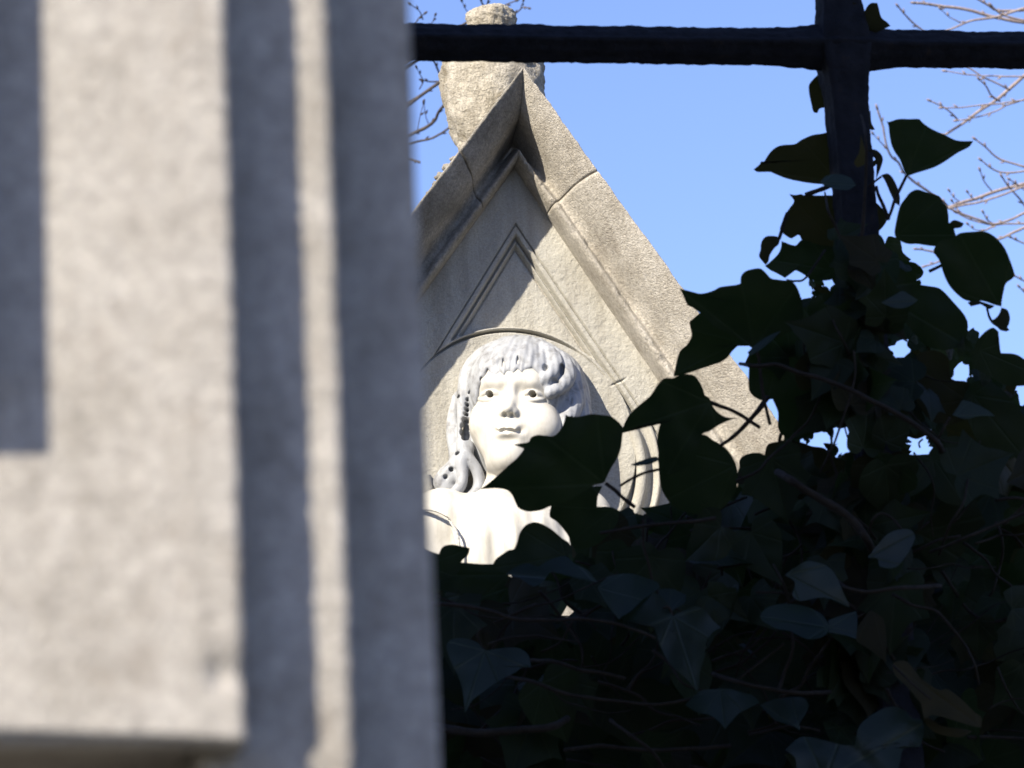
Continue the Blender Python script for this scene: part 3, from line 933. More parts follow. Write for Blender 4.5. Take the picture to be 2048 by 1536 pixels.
# ---- dress
D = Sculpt((-150, -125, -300), (165, 60, -110), hb)
D.ell((0, -43, -220), (118, 62, 102), 12, head=False)
D.ell((0, -20, -209), (88, 55, 75), 16, head=False)
for s_ in (-1, 1):
    D.ell((s_ * 95, -46, -166), (48, 45, 44), 14, head=False)
sl, g_ = D.region((-150, -125, -300), (165, 60, -110))
gx, gy, gz_ = g_[..., 0], g_[..., 1], g_[..., 2]
fold = 1.5 * np.sin(gx * 0.15 + 0.9 * np.sin(gz_ * 0.045)) + 0.7 * np.sin(gx * 0.31 + gz_ * 0.03 + 1.0) + 0.9 * np.sin(gx * 0.07 + gz_ * 0.09)
D.d[sl] += (fold * np.clip((-150 - gz_) / 30, 0.1, 1)).astype(np.float32)
D.ell((0, -44, -112), (62, 70, 27), 6, head=False, op='cut')               # neck opening
for x0, x1 in ((-40, -46), (-12, -20), (24, 30)):                          # a few deep folds
    D.lock([(x0, 36, -192), ((x0 + x1) / 2 + 3, 42, -222), (x1, 44, -262), (x1 - 2, 40, -300)], [1.2, 3.2, 3.8, 3.2], 3, head=False, op='cut')
for s_ in (-1, 1):                                                         # bare arms below the cap sleeves
    D.ell((s_ * 134, -36, -212), (52, 84, 52), 4, head=False, op='cut')
    D.lock([(s_ * 142, -40, -160), (s_ * 126, -4, -160), (s_ * 104, 12, -170), (s_ * 88, 20, -194), (s_ * 84, 18, -224), (s_ * 90, 10, -250)], [1.6] * 6, 4, head=False)
    D.lock([(s_ * 141, -40, -165), (s_ * 125, -2, -165.5), (s_ * 102, 14, -175), (s_ * 84, 23, -196), (s_ * 79, 22, -224), (s_ * 84, 14, -250)], [1.8] * 6, 1.5, head=False, op='cut')
sl, g_ = D.region((-150, -125, -300), (165, 60, -110))
D.d[sl] = np.maximum(D.d[sl], -g_[..., 2] - 296)
dress = D

_eye_n = 0.066
_r = ray(1021, 789)
_t = (TO + TN * _eye_n - CAM).dot(TN) / _r.dot(TN)
BUST_O = CAM + _r * _t
SC = 0.00101
Bm = np.array([list(TU), list(TN), list(TZ)]).T
def to_world(V):
    return np.array(BUST_O) + (V * SC) @ Bm.T
bb = BUST_O + Vector((0, 0, -0.296))
bust = empty('marble_bust', BUST_O + TZ * (-0.296 * 1.01) - TN * 0.09, 'white marble bust of a child with grey weathered hair, on the gabled tomb', 'bust')
for nm, fld, mt in (('body', body, M_face), ('hair', hair, M_hair), ('dress', dress, M_dress)):
    V, Q = surface_nets(fld)
    link(nm, mesh_np(nm, to_world(V), Q), mt, bust)

# bracket under the bust
bu = (BUST_O - TO).dot(TU); bz = (BUST_O - TO).dot(TZ) - 0.296 * 1.01
Vb = []
secs = [(0.0, 0.115, 0.125), (-0.03, 0.115, 0.125), (-0.034, 0.10, 0.11), (-0.06, 0.09, 0.095), (-0.10, 0.07, 0.06), (-0.14, 0.045, 0.03), (-0.16, 0.03, 0.012)]
for dz, wd, dn in secs:
    for uu, nn in ((-wd, -0.015), (wd, -0.015), (wd, dn * 0.6), (wd * 0.75, dn), (-wd * 0.75, dn), (-wd, dn * 0.6)):
        Vb.append(T(bu + uu, bz + dz - 0.001, nn))
Fb = grid_faces(len(secs), 6, True)
Fb += [[0, 1, 2, 3, 4, 5], [(len(secs) - 1) * 6 + k for k in range(6)][::-1]]
me = mesh_py('bracket', Vb, Fb)
bm = bmesh.new(); bm.from_mesh(me); bmesh.ops.recalc_face_normals(bm, faces=bm.faces)
bmesh.ops.bevel(bm, geom=list(bm.edges), offset=0.004, segments=2, affect='EDGES')
bm.to_mesh(me); bm.free()
link('bracket', me, M_tomb, tomb, False)

# ------------------------------------------------------------------ retaining wall, iron fence
WALL_Y0 = 3.16
wallb = P(1500, 768, 3.3); wallb.z = 0
wall = empty('retaining_wall', wallb, 'rough low stone wall below the ivy and the iron rail', 'wall')
def plain_box(name, x0, x1, y0, y1, z0, z1, mat, parent, bev=0.01):
    bm = bmesh.new()
    bmesh.ops.create_cube(bm, size=1)
    for v in bm.verts:
        v.co = Vector((lerp(x0, x1, v.co.x + .5), lerp(y0, y1, v.co.y + .5), lerp(z0, z1, v.co.z + .5)))
    bmesh.ops.bevel(bm, geom=list(bm.edges), offset=bev, segments=2, affect='EDGES')
    return bm_obj(name, bm, mat, parent)
plain_box('wall_body', -0.9, 2.6, 3.14, 3.52, 0, 1.72, M_tomb, wall)
plain_box('wall_cap', -0.93, 2.63, 3.10, 3.56, 1.7205, 1.80, M_tomb, wall)

D_IR = 3.30
pa, pb = P(820, 84, D_IR), P(2048, 101, D_IR)
rb = ray(2048, 101)
pb = CAM + rb * ((pa.z - CAM.z) / rb.z)          # a level rail
rail_dir = (pb - pa).normalized()
jr = ray(1684, 96.5)
# the post stands where the rail passes pixel column 1684
tj = 0.0
best = None
for k in range(2001):
    q_ = lerp(pa, pb, k / 2000)
    d_ = (q_ - CAM); x_ = d_.dot(RT) / d_.dot(FW) * F + 1024
    if best is None or abs(x_ - 1684) < best[0]: best = (abs(x_ - 1684), q_)
JP = best[1]
fence = empty('iron_fence', Vector((JP.x, JP.y, 1.80)), 'dark rusty iron post with a heavy horizontal rail crossing it, standing against the sky', 'fence')
PXI = (JP - CAM).dot(FW) / F
def iron_bar(name, a, b, half, n, ref, seed, rot45=True, end_flare=None, edge_round=0.25):
    # square bar on edge, blunted arrises, hammered and rust-pitted surface
    V = []
    t = (b - a).normalized()
    e1 = ref - t * ref.dot(t); e1.normalize()
    e2 = t.cross(e1)
    sect = []
    for c in range(4):
        a0 = math.pi / 2 * c + (0 if rot45 else math.pi / 4)
        for k in range(5):
            aa = a0 + (k - 2) * 0.16
            r_ = half * math.sqrt(2) * (1 - 0.10 * abs(k - 2) - 0.06)
            sect.append((aa, r_))
        aa = a0 + math.pi / 4
        for dlt in (-0.2, 0, 0.2):
            sect.append((aa + dlt, half * 1.0 / math.cos(dlt) * 1.01))
    sect.sort(key=lambda x: x[0])
    L_ = (b - a).length
    for i in range(n + 1):
        s_ = i / n
        p = lerp(a, b, s_)
        dj = abs((p - JP).dot(t))
        fl = 1 + 0.34 * math.exp(-(dj / 0.034) ** 2)
        for aa, r_ in sect:
            d_ = e1 * math.cos(aa) + e2 * math.sin(aa)
            w = (p + d_ * r_) * 90 + Vector((seed, 0, 0))
            nn = mnoise.noise(w) * 0.0010 + mnoise.noise(w * 2.9) * 0.0009 + mnoise.noise(w * 0.25) * 0.0010
            V.append(p + d_ * (r_ * fl + nn))
    k = len(sect)
    Fc = grid_faces(n + 1, k, True)
    Fc += [list(range(k)), [n * k + j for j in range(k)][::-1]]
    me = mesh_py(name, V, Fc)
    bm = bmesh.new(); bm.from_mesh(me); bmesh.ops.recalc_face_normals(bm, faces=bm.faces)
    bm.to_mesh(me); bm.free()
    return link(name, me, M_iron, fence)
hr = 41.5 * PXI / math.sqrt(2) * 1.03
iron_bar('rail', pa - rail_dir * 1.0, pb + rail_dir * 1.5, hr * 0.99, 900, Vector((0, 0, 1)), 0)
hp = 41.0 * PXI
VF = Vector((-math.sin(R(8)), 0, 0))
post_ref = Vector((rail_dir.y, -rail_dir.x, 0))
lean = Vector((-0.012, 0, 1)).normalized()
iron_bar('post', JP - lean * (JP.z - 1.802), JP + lean * 0.55, hp * 0.91, 420, post_ref, 50, rot45=False)
for k in (-1, 1):                                   # neighbouring posts, outside the picture
    q_ = JP + rail_dir * (1.02 * k)
    V, Fc = [], []
    pts = [Vector((q_.x, q_.y, 1.802)) + Vector((0, 0, 1)) * (0.1 * i) for i in range(14)]
    tube_into(V, Fc, pts, hp * 1.1, 8, True, 0.1)
    link('post', mesh_py('post', V, Fc), M_iron, fence)

# ------------------------------------------------------------------ ivy
ivy = empty('ivy_plant', Vector((0.35, 3.32, 1.80)), 'dark green ivy with pointed leaves and tangled stems climbing the iron post above the wall', 'ivy')
rl = random.Random(5)

def poly_center(pts):
    A = cx = cy = 0
    for (x0, y0), (x1, y1) in zip(pts, pts[1:] + pts[:1]):
        c = x0 * y1 - x1 * y0
        A += c; cx += (x0 + x1) * c; cy += (y0 + y1) * c
    return cx / (3 * A), cy / (3 * A)

def dense_outline(pts, n=4):
    # keep sharp tips, round the rest a little
    out = []
    N_ = len(pts)
    P2 = [Vector((x, y, 0)) for x, y in pts]
    for i in range(N_):
        a, b, c, d = P2[i - 1], P2[i], P2[(i + 1) % N_], P2[(i + 2) % N_]
        def corner(u, v, w):
            e, f = (v - u), (w - v)
            if e.length < 1e-6 or f.length < 1e-6: return True
            return e.normalized().dot(f.normalized()) < 0.35
        m0 = (c - a) * 0.5 if not corner(a, b, c) else (c - b)
        m1 = (d - b) * 0.5 if not corner(b, c, d) else (c - b)
        lim = (c - b).length
        if m0.length > lim: m0 *= lim / m0.length
        if m1.length > lim: m1 *= lim / m1.length
        for k in range(n):
            t = k / n
            out.append((2 * t ** 3 - 3 * t * t + 1) * b + (t ** 3 - 2 * t * t + t) * m0 + (-2 * t ** 3 + 3 * t * t) * c + (t ** 3 - t * t) * m1)
    return [(p.x, p.y) for p in out]

def leaf_mesh(name, outline, center, to3d, uv, rings=(1.0, 0.93, 0.8, 0.6, 0.38, 0.18)):
    V, uvs, Fc = [], [], []
    n = len(outline)
    for r_ in rings:
        for (x, y) in outline:
            px, py = center[0] + (x - center[0]) * r_, center[1] + (y - center[1]) * r_
            V.append(to3d(px, py, r_)); uvs.append(uv(px, py))
    V.append(to3d(center[0], center[1], 0)); uvs.append(uv(*center))
    for i in range(len(rings) - 1):
        for j in range(n):
            k = (j + 1) % n
            Fc.append([i * n + j, i * n + k, (i + 1) * n + k, (i + 1) * n + j])
    o = (len(rings) - 1) * n
    for j in range(n):
        Fc.append([o + j, o + (j + 1) % n, len(V) - 1])
    return V, Fc, uvs

def finish_leaf(name, V, Fc, uvs, mat, parent, thick=True):
    me = bpy.data.meshes.new(name)
    me.from_pydata([tuple(v) for v in V], [], Fc)
    at = me.attributes.new('leafuv', 'FLOAT_VECTOR', 'POINT')
    at.data.foreach_set('vector', [c for u, v in uvs for c in (u, v, 0.0)])
    me.validate()
    o = link(name, me, mat, parent)
    return o

def traced_leaf(pts, d, mat=M_leaf, base=None, tip=None, tx=0.0, ty=0.35, bow=0.05, center=None, label=None, n=4):
    """leaf whose outline was read off the photograph (pixels), set at its own distance d and tilt"""
    c = center or poly_center(pts)
    out = dense_outline(pts, n)
    xs = [p[0] for p in pts]; ys = [p[1] for p in pts]
    size = max(max(xs) - min(xs), max(ys) - min(ys))
    if base is None: base = max(pts, key=lambda p: p[0] - p[1] * 0.3)
    if tip is None: tip = max(pts, key=lambda p: (p[0] - base[0]) ** 2 + (p[1] - base[1]) ** 2)
    ax = Vector((tip[0] - base[0], tip[1] - base[1], 0)); ln = ax.length; ax /= ln
    pe = Vector((-ax.y, ax.x, 0))
    px = d / F
    def to3d(x, y, r_):
        v = Vector((x - base[0], y - base[1], 0))
        u_, w_ = v.dot(ax) / ln, v.dot(pe) / ln
        dd = d + ((x - c[0]) * math.tan(tx) - (y - c[1]) * math.tan(ty)) * px
        dd += size * px * (bow * (u_ - 0.5) ** 2 * 1.6 + bow * 1.3 * w_ * w_ - 0.035 * abs(w_) ** 0.7)
        dd += size * px * 0.05 * mnoise.noise(Vector((x * 0.018, y * 0.018, d * 40)))
        return P(x, y, dd)
    def uv(x, y):
        v = Vector((x - base[0], y - base[1], 0))
        return v.dot(ax) / ln, v.dot(pe) / ln
    V, Fc, uvs = leaf_mesh('leaf', out, c, to3d, uv)
    o = finish_leaf('leaf', V, Fc, uvs, mat, ivy)
    if label: o['label'] = label
    return o

def px_tube(V, Fc, pts, d, r_px, seg=6, n=4, wob=0.0, taper=None):
    """pts: (x, y) or (x, y, extra depth)"""
    p3 = []
    for p in pts:
        dd = d + (p[2] if len(p) > 2 else 0)
        p3.append(P(p[0], p[1], dd))
    p3 = catmull(p3, n)
    m_ = len(p3)
    px = d / F
    if wob:
        p3 = [p + Vector((mnoise.noise(p * 60), mnoise.noise(p * 60 + Vector((9, 0, 0))), mnoise.noise(p * 60 + Vector((0, 9, 0))))) * wob * px for p in p3]
    rr_ = [r_px * px * (1 if not taper else lerp(taper[0], taper[1], i / (m_ - 1))) * (1 + 0.16 * mnoise.noise(p3[i] * 150)) for i in range(m_)]
    tube_into(V, Fc, p3, rr_, seg)

LEAVES = [
 # outline, depth, material, base, tip, tiltx, tilty
 ([(1507,339),(1519,329),(1522,323),(1525,328),(1540,305),(1553,294),(1566,290),(1590,288),(1602,280),(1625,270),(1645,267),(1668,262),(1682,280),(1687,320),(1682,358),(1660,368),(1626,367),(1600,363),(1573,357),(1550,348),(1540,344),(1515,344)], 3.37, M_leaf_back, (1676,362), (1507,339), 0.2, -0.25),
 ([(1773,242),(1777,244),(1797,238),(1820,238),(1838,238),(1845,245),(1862,257),(1890,270),(1915,281),(1947,282),(1938,294),(1915,306),(1890,323),(1870,334),(1850,341),(1830,347),(1814,353),(1808,342),(1800,320),(1790,305),(1783,290),(1779,270),(1777,252)], 3.25, M_leaf, (1813,352), (1946,283), -0.1, -0.15),
 ([(1578,388),(1590,390),(1603,388),(1606,390),(1640,391),(1672,393),(1690,420),(1690,480),(1672,508),(1640,512),(1612,502),(1600,472),(1592,470),(1583,477),(1570,470),(1560,460),(1562,450),(1570,430),(1580,415),(1588,402)], 3.36, M_leaf_back, (1685,500), (1578,389), 0.2, -0.2),
 ([(1560,478),(1557,489),(1550,495),(1540,510),(1537,523),(1531,530),(1518,513),(1521,500),(1522,487),(1527,477),(1535,472),(1550,472),(1556,474)], 3.31, M_leaf_back, (1558,478), (1530,529), 0.3, 0.0),
 ([(1563,482),(1590,491),(1604,480),(1640,490),(1680,500),(1688,545),(1660,560),(1622,560),(1612,552),(1592,541),(1580,545),(1570,556),(1556,548),(1540,540),(1530,532),(1540,524),(1556,508),(1562,495)], 3.34, M_leaf, (1670,540), (1545,520), 0.1, -0.1),
 ([(1360,577),(1378,584),(1404,587),(1427,581),(1440,574),(1470,570),(1481,567),(1482,553),(1490,543),(1505,538),(1521,537),(1532,546),(1540,555),(1547,558),(1562,560),(1588,566),(1603,600),(1605,640),(1585,660),(1560,672),(1530,682),(1510,697),(1495,690),(1480,678),(1455,667),(1430,653),(1405,630),(1385,615),(1375,610),(1368,595)], 3.22, M_leaf, (1508,694), (1360,577), -0.1, -0.35),
 ([(1402,624),(1385,638),(1379,645),(1382,660),(1383,672),(1375,688),(1360,702),(1354,720),(1347,753),(1370,748),(1395,740),(1425,730),(1440,725),(1455,715),(1465,702),(1480,690),(1500,692),(1480,675),(1450,660),(1425,645)], 3.27, M_leaf, (1478,684), (1348,752), 0.1, -0.2),
 ([(1246,854),(1258,830),(1275,813),(1300,792),(1315,770),(1328,757),(1345,756),(1360,750),(1375,748),(1390,752),(1400,765),(1407,780),(1410,790),(1418,795),(1422,803),(1427,815),(1440,828),(1455,835),(1475,836),(1455,842),(1435,852),(1420,862),(1403,870),(1396,900),(1380,930),(1340,950),(1318,930),(1317,905),(1314,880),(1317,860),(1321,846),(1300,845),(1270,855),(1246,866)], 3.18, M_leaf, (1420,803), (1246,860), 0.05, -0.3),
 ([(1318,920),(1330,890),(1360,872),(1403,869),(1415,872),(1425,880),(1440,888),(1460,906),(1475,940),(1470,985),(1440,1020),(1400,1030),(1350,1015),(1326,985),(1320,960)], 3.24, M_leaf, (1470,930), (1330,1000), 0.1, -0.2),
 ([(958,979),(975,968),(998,948),(1018,930),(1032,918),(1045,903),(1048,897),(1038,891),(1026,889),(1040,887),(1057,884),(1062,875),(1075,870),(1090,871),(1106,872),(1118,863),(1126,850),(1130,837),(1131,829),(1140,833),(1158,833),(1183,828),(1205,830),(1222,833),(1238,845),(1247,857),(1245,870),(1242,895),(1235,915),(1223,935),(1213,955),(1208,965),(1190,970),(1165,985),(1130,1005),(1100,1013),(1080,1021),(1055,1023),(1037,1016),(1030,1003),(1024,990),(1015,981),(998,977),(980,977)], 3.14, M_leaf, (1211,966), (958,979), 0.1, -0.3),
 ([(1106,1006),(1099,1032),(1113,1043),(1128,1060),(1138,1075),(1141,1087),(1165,1098),(1200,1085),(1232,1050),(1240,1022),(1222,1014),(1194,1013),(1196,992),(1205,972),(1170,975),(1130,995)], 3.20, M_leaf, (1225,1020), (1141,1086), 0.0, -0.2),
 ([(985,1129),(992,1118),(1005,1108),(1018,1100),(1028,1098),(1034,1085),(1040,1065),(1052,1050),(1070,1044),(1085,1048),(1105,1060),(1125,1077),(1139,1087),(1146,1105),(1118,1122),(1085,1134),(1040,1140),(1000,1142)], 3.17, M_leaf, (1130,1112), (990,1135), 0.0, 0.1),
 ([(835,1085),(856,1100),(878,1108),(882,1098),(890,1091),(905,1089),(922,1092),(940,1096),(936,1110),(923,1123),(916,1145),(880,1160),(835,1150)], 3.20, M_leaf, (850,1130), (940,1097), 0.0, 0.0),
 ([(900,1127),(925,1125),(960,1128),(1000,1129),(1020,1140),(1010,1170),(960,1190),(900,1185),(860,1170),(850,1140),(870,1130)], 3.23, M_leaf, (1015,1150), (855,1150), 0.0, 0.1),
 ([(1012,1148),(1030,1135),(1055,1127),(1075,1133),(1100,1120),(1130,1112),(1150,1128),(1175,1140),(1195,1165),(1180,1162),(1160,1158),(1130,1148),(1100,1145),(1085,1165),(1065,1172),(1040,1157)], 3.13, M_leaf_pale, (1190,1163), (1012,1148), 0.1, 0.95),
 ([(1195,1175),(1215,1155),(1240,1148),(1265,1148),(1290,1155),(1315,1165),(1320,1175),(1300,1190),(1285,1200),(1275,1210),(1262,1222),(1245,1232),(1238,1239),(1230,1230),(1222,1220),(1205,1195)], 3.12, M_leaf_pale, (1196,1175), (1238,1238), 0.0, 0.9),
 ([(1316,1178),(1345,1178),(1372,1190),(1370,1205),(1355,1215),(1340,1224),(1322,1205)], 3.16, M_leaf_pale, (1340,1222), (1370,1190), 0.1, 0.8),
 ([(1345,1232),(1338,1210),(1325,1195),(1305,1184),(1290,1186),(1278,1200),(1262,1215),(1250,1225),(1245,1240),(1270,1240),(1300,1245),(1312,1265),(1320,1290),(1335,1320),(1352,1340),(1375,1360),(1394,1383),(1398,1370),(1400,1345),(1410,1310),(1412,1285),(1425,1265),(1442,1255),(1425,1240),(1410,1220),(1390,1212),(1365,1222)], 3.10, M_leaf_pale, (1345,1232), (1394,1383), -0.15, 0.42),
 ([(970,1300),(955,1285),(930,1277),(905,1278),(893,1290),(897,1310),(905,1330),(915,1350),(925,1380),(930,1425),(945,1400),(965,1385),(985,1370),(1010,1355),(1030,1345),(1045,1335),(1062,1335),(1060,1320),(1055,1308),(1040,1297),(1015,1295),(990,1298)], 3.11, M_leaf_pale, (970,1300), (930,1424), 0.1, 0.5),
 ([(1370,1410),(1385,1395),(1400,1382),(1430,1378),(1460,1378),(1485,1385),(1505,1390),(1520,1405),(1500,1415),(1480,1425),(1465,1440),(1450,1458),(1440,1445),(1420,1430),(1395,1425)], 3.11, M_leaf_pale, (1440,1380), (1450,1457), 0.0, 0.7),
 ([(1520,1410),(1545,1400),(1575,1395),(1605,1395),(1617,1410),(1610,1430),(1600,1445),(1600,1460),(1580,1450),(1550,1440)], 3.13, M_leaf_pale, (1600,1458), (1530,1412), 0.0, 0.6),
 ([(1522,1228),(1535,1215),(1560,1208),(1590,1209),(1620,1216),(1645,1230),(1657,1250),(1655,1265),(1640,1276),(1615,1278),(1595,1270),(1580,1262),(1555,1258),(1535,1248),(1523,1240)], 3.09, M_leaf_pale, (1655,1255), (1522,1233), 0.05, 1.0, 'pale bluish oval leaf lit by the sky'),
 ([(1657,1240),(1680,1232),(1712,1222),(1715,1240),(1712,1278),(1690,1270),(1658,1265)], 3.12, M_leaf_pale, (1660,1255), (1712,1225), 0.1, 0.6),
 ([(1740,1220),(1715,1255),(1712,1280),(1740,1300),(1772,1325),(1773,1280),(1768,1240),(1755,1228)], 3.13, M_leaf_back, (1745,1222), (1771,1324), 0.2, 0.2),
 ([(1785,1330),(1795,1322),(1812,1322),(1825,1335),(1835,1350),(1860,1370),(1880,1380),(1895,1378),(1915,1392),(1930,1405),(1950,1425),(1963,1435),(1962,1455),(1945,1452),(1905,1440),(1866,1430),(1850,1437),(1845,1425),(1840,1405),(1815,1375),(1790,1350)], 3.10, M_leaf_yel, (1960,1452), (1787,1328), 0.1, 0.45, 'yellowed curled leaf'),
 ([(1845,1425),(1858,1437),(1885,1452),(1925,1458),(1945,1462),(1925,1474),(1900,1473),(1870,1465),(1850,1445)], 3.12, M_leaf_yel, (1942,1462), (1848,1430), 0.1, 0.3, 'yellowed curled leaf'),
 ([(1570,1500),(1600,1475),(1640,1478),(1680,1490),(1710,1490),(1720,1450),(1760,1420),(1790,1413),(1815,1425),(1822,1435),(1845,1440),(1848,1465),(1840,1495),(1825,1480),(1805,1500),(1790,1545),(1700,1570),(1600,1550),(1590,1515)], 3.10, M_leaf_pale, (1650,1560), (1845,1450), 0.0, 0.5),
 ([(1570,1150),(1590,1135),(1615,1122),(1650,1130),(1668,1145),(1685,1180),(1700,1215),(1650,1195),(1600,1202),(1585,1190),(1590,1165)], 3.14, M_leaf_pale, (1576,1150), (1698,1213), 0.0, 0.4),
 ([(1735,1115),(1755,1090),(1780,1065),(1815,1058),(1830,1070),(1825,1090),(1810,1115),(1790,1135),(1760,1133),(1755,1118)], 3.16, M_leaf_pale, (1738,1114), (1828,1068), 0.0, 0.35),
 ([(1800,412),(1808,400),(1820,385),(1835,379),(1855,385),(1878,392),(1885,402),(1893,412),(1897,430),(1898,445),(1905,450),(1910,465),(1912,480),(1890,492),(1862,492),(1835,488),(1812,487),(1790,472),(1793,440)], 3.24, M_leaf, (1795,470), (1880,395), 0.0, -0.25),
 ([(1895,452),(1905,441),(1915,441),(1928,447),(1922,455),(1910,457),(1898,460)], 3.26, M_leaf_back, (1897,456), (1928,447), 0.0, 0.0),
 ([(1908,474),(1920,466),(1950,463),(1965,462),(1980,467),(1995,478),(2010,497),(2020,520),(2027,540),(2029,550),(2025,557),(2012,567),(2008,580),(2004,600),(2003,613),(1990,610),(1965,602),(1945,603),(1926,598),(1903,577),(1890,555),(1878,520),(1867,502),(1880,482)], 3.20, M_leaf, (2000,612), (1920,467), -0.1, -0.25),
 ([(2003,615),(2015,620),(2020,635),(2018,648),(2015,655),(2019,660),(2012,663),(2000,660),(1995,655),(1985,648),(1980,642),(1990,637),(1998,628)], 3.26, M_leaf_back, (1985,645), (2018,660), 0.2, 0.0),
 ([(1935,605),(1950,600),(1990,612),(1978,618),(1958,606),(1942,613)], 3.27, M_leaf_back, (1985,612), (1938,608), 0.0, 0.0),
 ([(1997,663),(1992,678),(1998,690),(2002,706),(2030,708),(2048,718),(2070,740),(2068,768),(2043,772),(2010,770),(1975,750),(1945,730),(1950,690),(1965,668),(1985,655)], 3.23, M_leaf, (1960,700), (2065,745), 0.0, -0.15),
 ([(1618,170),(1625,160),(1635,150),(1655,160),(1660,215),(1640,217),(1635,226),(1627,224),(1622,205),(1618,185)], 3.38, M_leaf_back, (1655,190), (1622,222), 0.3, 0.0),
 ([(1715,138),(1731,145),(1733,165),(1739,179),(1720,174),(1708,160)], 3.37, M_leaf_back, (1715,150), (1739,178), 0.3, 0.0),
 ([(1712,226),(1725,228),(1741,221),(1743,245),(1750,259),(1742,260),(1736,250),(1728,262),(1714,250)], 3.36, M_leaf_back, (1715,240), (1750,258), 0.3, 0.0),
 ([(1725,45),(1727,30),(1733,15),(1742,6),(1755,6),(1758,18),(1763,35),(1775,45),(1781,52),(1768,58),(1740,70),(1722,64)], 3.36, M_leaf_back, (1735,66), (1755,6), 0.1, -0.3),
 ([(1706,4),(1717,9),(1720,22),(1712,26),(1704,20)], 3.36, M_leaf_back, (1706,14), (1720,20), 0.1, -0.2),
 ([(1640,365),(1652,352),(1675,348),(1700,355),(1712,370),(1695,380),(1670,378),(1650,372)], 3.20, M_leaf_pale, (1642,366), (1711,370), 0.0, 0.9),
 ([(1736,300),(1750,299),(1762,308),(1766,320),(1760,340),(1752,359),(1756,335),(1755,325),(1750,332),(1742,335),(1735,325),(1746,322),(1752,316),(1748,305)], 3.33, M_leaf_back, (1737,302), (1752,358), 0.3, 0.0),
 ([(1762,350),(1775,347),(1785,355),(1795,375),(1800,395),(1799,412),(1790,405),(1780,385),(1770,362)], 3.30, M_leaf_back, (1763,352), (1799,410), 0.5, 0.0),
 ([(1735,392),(1748,402),(1760,412),(1772,428),(1774,440),(1765,455),(1752,466),(1738,470),(1725,440)], 3.34, M_leaf_back, (1770,438), (1737,395), 0.2, -0.2),
 ([(1722,270),(1730,300),(1733,325),(1715,335),(1708,325),(1718,305)], 3.24, M_leaf_yel, (1722,272), (1714,334), 0.4, 0.1),
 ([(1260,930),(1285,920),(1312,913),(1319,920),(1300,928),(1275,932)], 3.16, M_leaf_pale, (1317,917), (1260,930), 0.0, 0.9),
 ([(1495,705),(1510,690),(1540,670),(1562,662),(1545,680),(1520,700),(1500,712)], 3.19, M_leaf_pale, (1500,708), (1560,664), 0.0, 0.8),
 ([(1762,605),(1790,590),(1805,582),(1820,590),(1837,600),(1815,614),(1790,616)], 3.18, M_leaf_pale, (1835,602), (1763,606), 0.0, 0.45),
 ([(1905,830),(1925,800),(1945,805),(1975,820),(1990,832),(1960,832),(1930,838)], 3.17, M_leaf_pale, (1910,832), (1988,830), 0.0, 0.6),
 ([(1735,560),(1760,540),(1800,535),(1832,566),(1858,572),(1880,577),(1905,602),(1935,642),(1930,690),(1890,700),(1850,690),(1815,650),(1780,630),(1745,600)], 3.30, M_leaf, (1745,580), (1932,690), 0.1, -0.1),
 ([(1622,600),(1650,586),(1700,580),(1760,585),(1815,592),(1830,604),(1812,632),(1780,660),(1745,685),(1712,700),(1680,690),(1650,680),(1632,650),(1615,625)], 3.25, M_leaf, (1712,700), (1640,590), 0.0, -0.2),
 ([(1820,722),(1860,700),(1896,715),(1903,757),(1935,764),(1950,790),(1940,830),(1900,850),(1860,840),(1832,800),(1818,760)], 3.31, M_leaf_back, (1935,800), (1822,725), 0.1, -0.1),
 ([(1940,770),(1965,760),(2000,776),(2034,812),(2060,860),(2036,910),(2000,920),(1960,890),(1940,850),(1925,810)], 3.30, M_leaf, (1945,790), (2040,905), 0.0, 0.0),
 ([(1690,740),(1730,720),(1785,718),(1815,735),(1825,790),(1812,850),(1768,848),(1730,840),(1700,800)], 3.32, M_leaf, (1700,760), (1808,848), 0.1, 0.0),
 ([(1698,912),(1740,884),(1770,886),(1815,908),(1862,908),(1872,950),(1830,990),(1770,1000),(1710,980),(1692,945)], 3.30, M_leaf, (1865,920), (1700,970), 0.0, 0.1),
 ([(1500,702),(1540,690),(1600,690),(1640,720),(1650,780),(1645,860),(1622,868),(1590,882),(1558,862),(1556,825),(1545,798),(1520,800),(1498,780)], 3.29, M_leaf, (1560,700), (1640,860), 0.1, -0.1),
 ([(1540,886),(1600,884),(1622,892),(1648,896),(1664,910),(1692,922),(1680,970),(1630,1000),(1570,990),(1530,955),(1530,905)], 3.30, M_leaf_back, (1685,925), (1540,950), 0.0, 0.1),
 ([(1858,905),(1900,872),(1945,885),(1965,920),(1964,985),(1930,1010),(1880,1000),(1862,950)], 3.31, M_leaf, (1870,920), (1930,1008), 0.0, 0.1),
]
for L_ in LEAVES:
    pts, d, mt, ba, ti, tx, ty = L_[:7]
    traced_leaf(pts, d, mt, ba, ti, tx, ty, label=L_[7] if len(L_) > 7 else None)

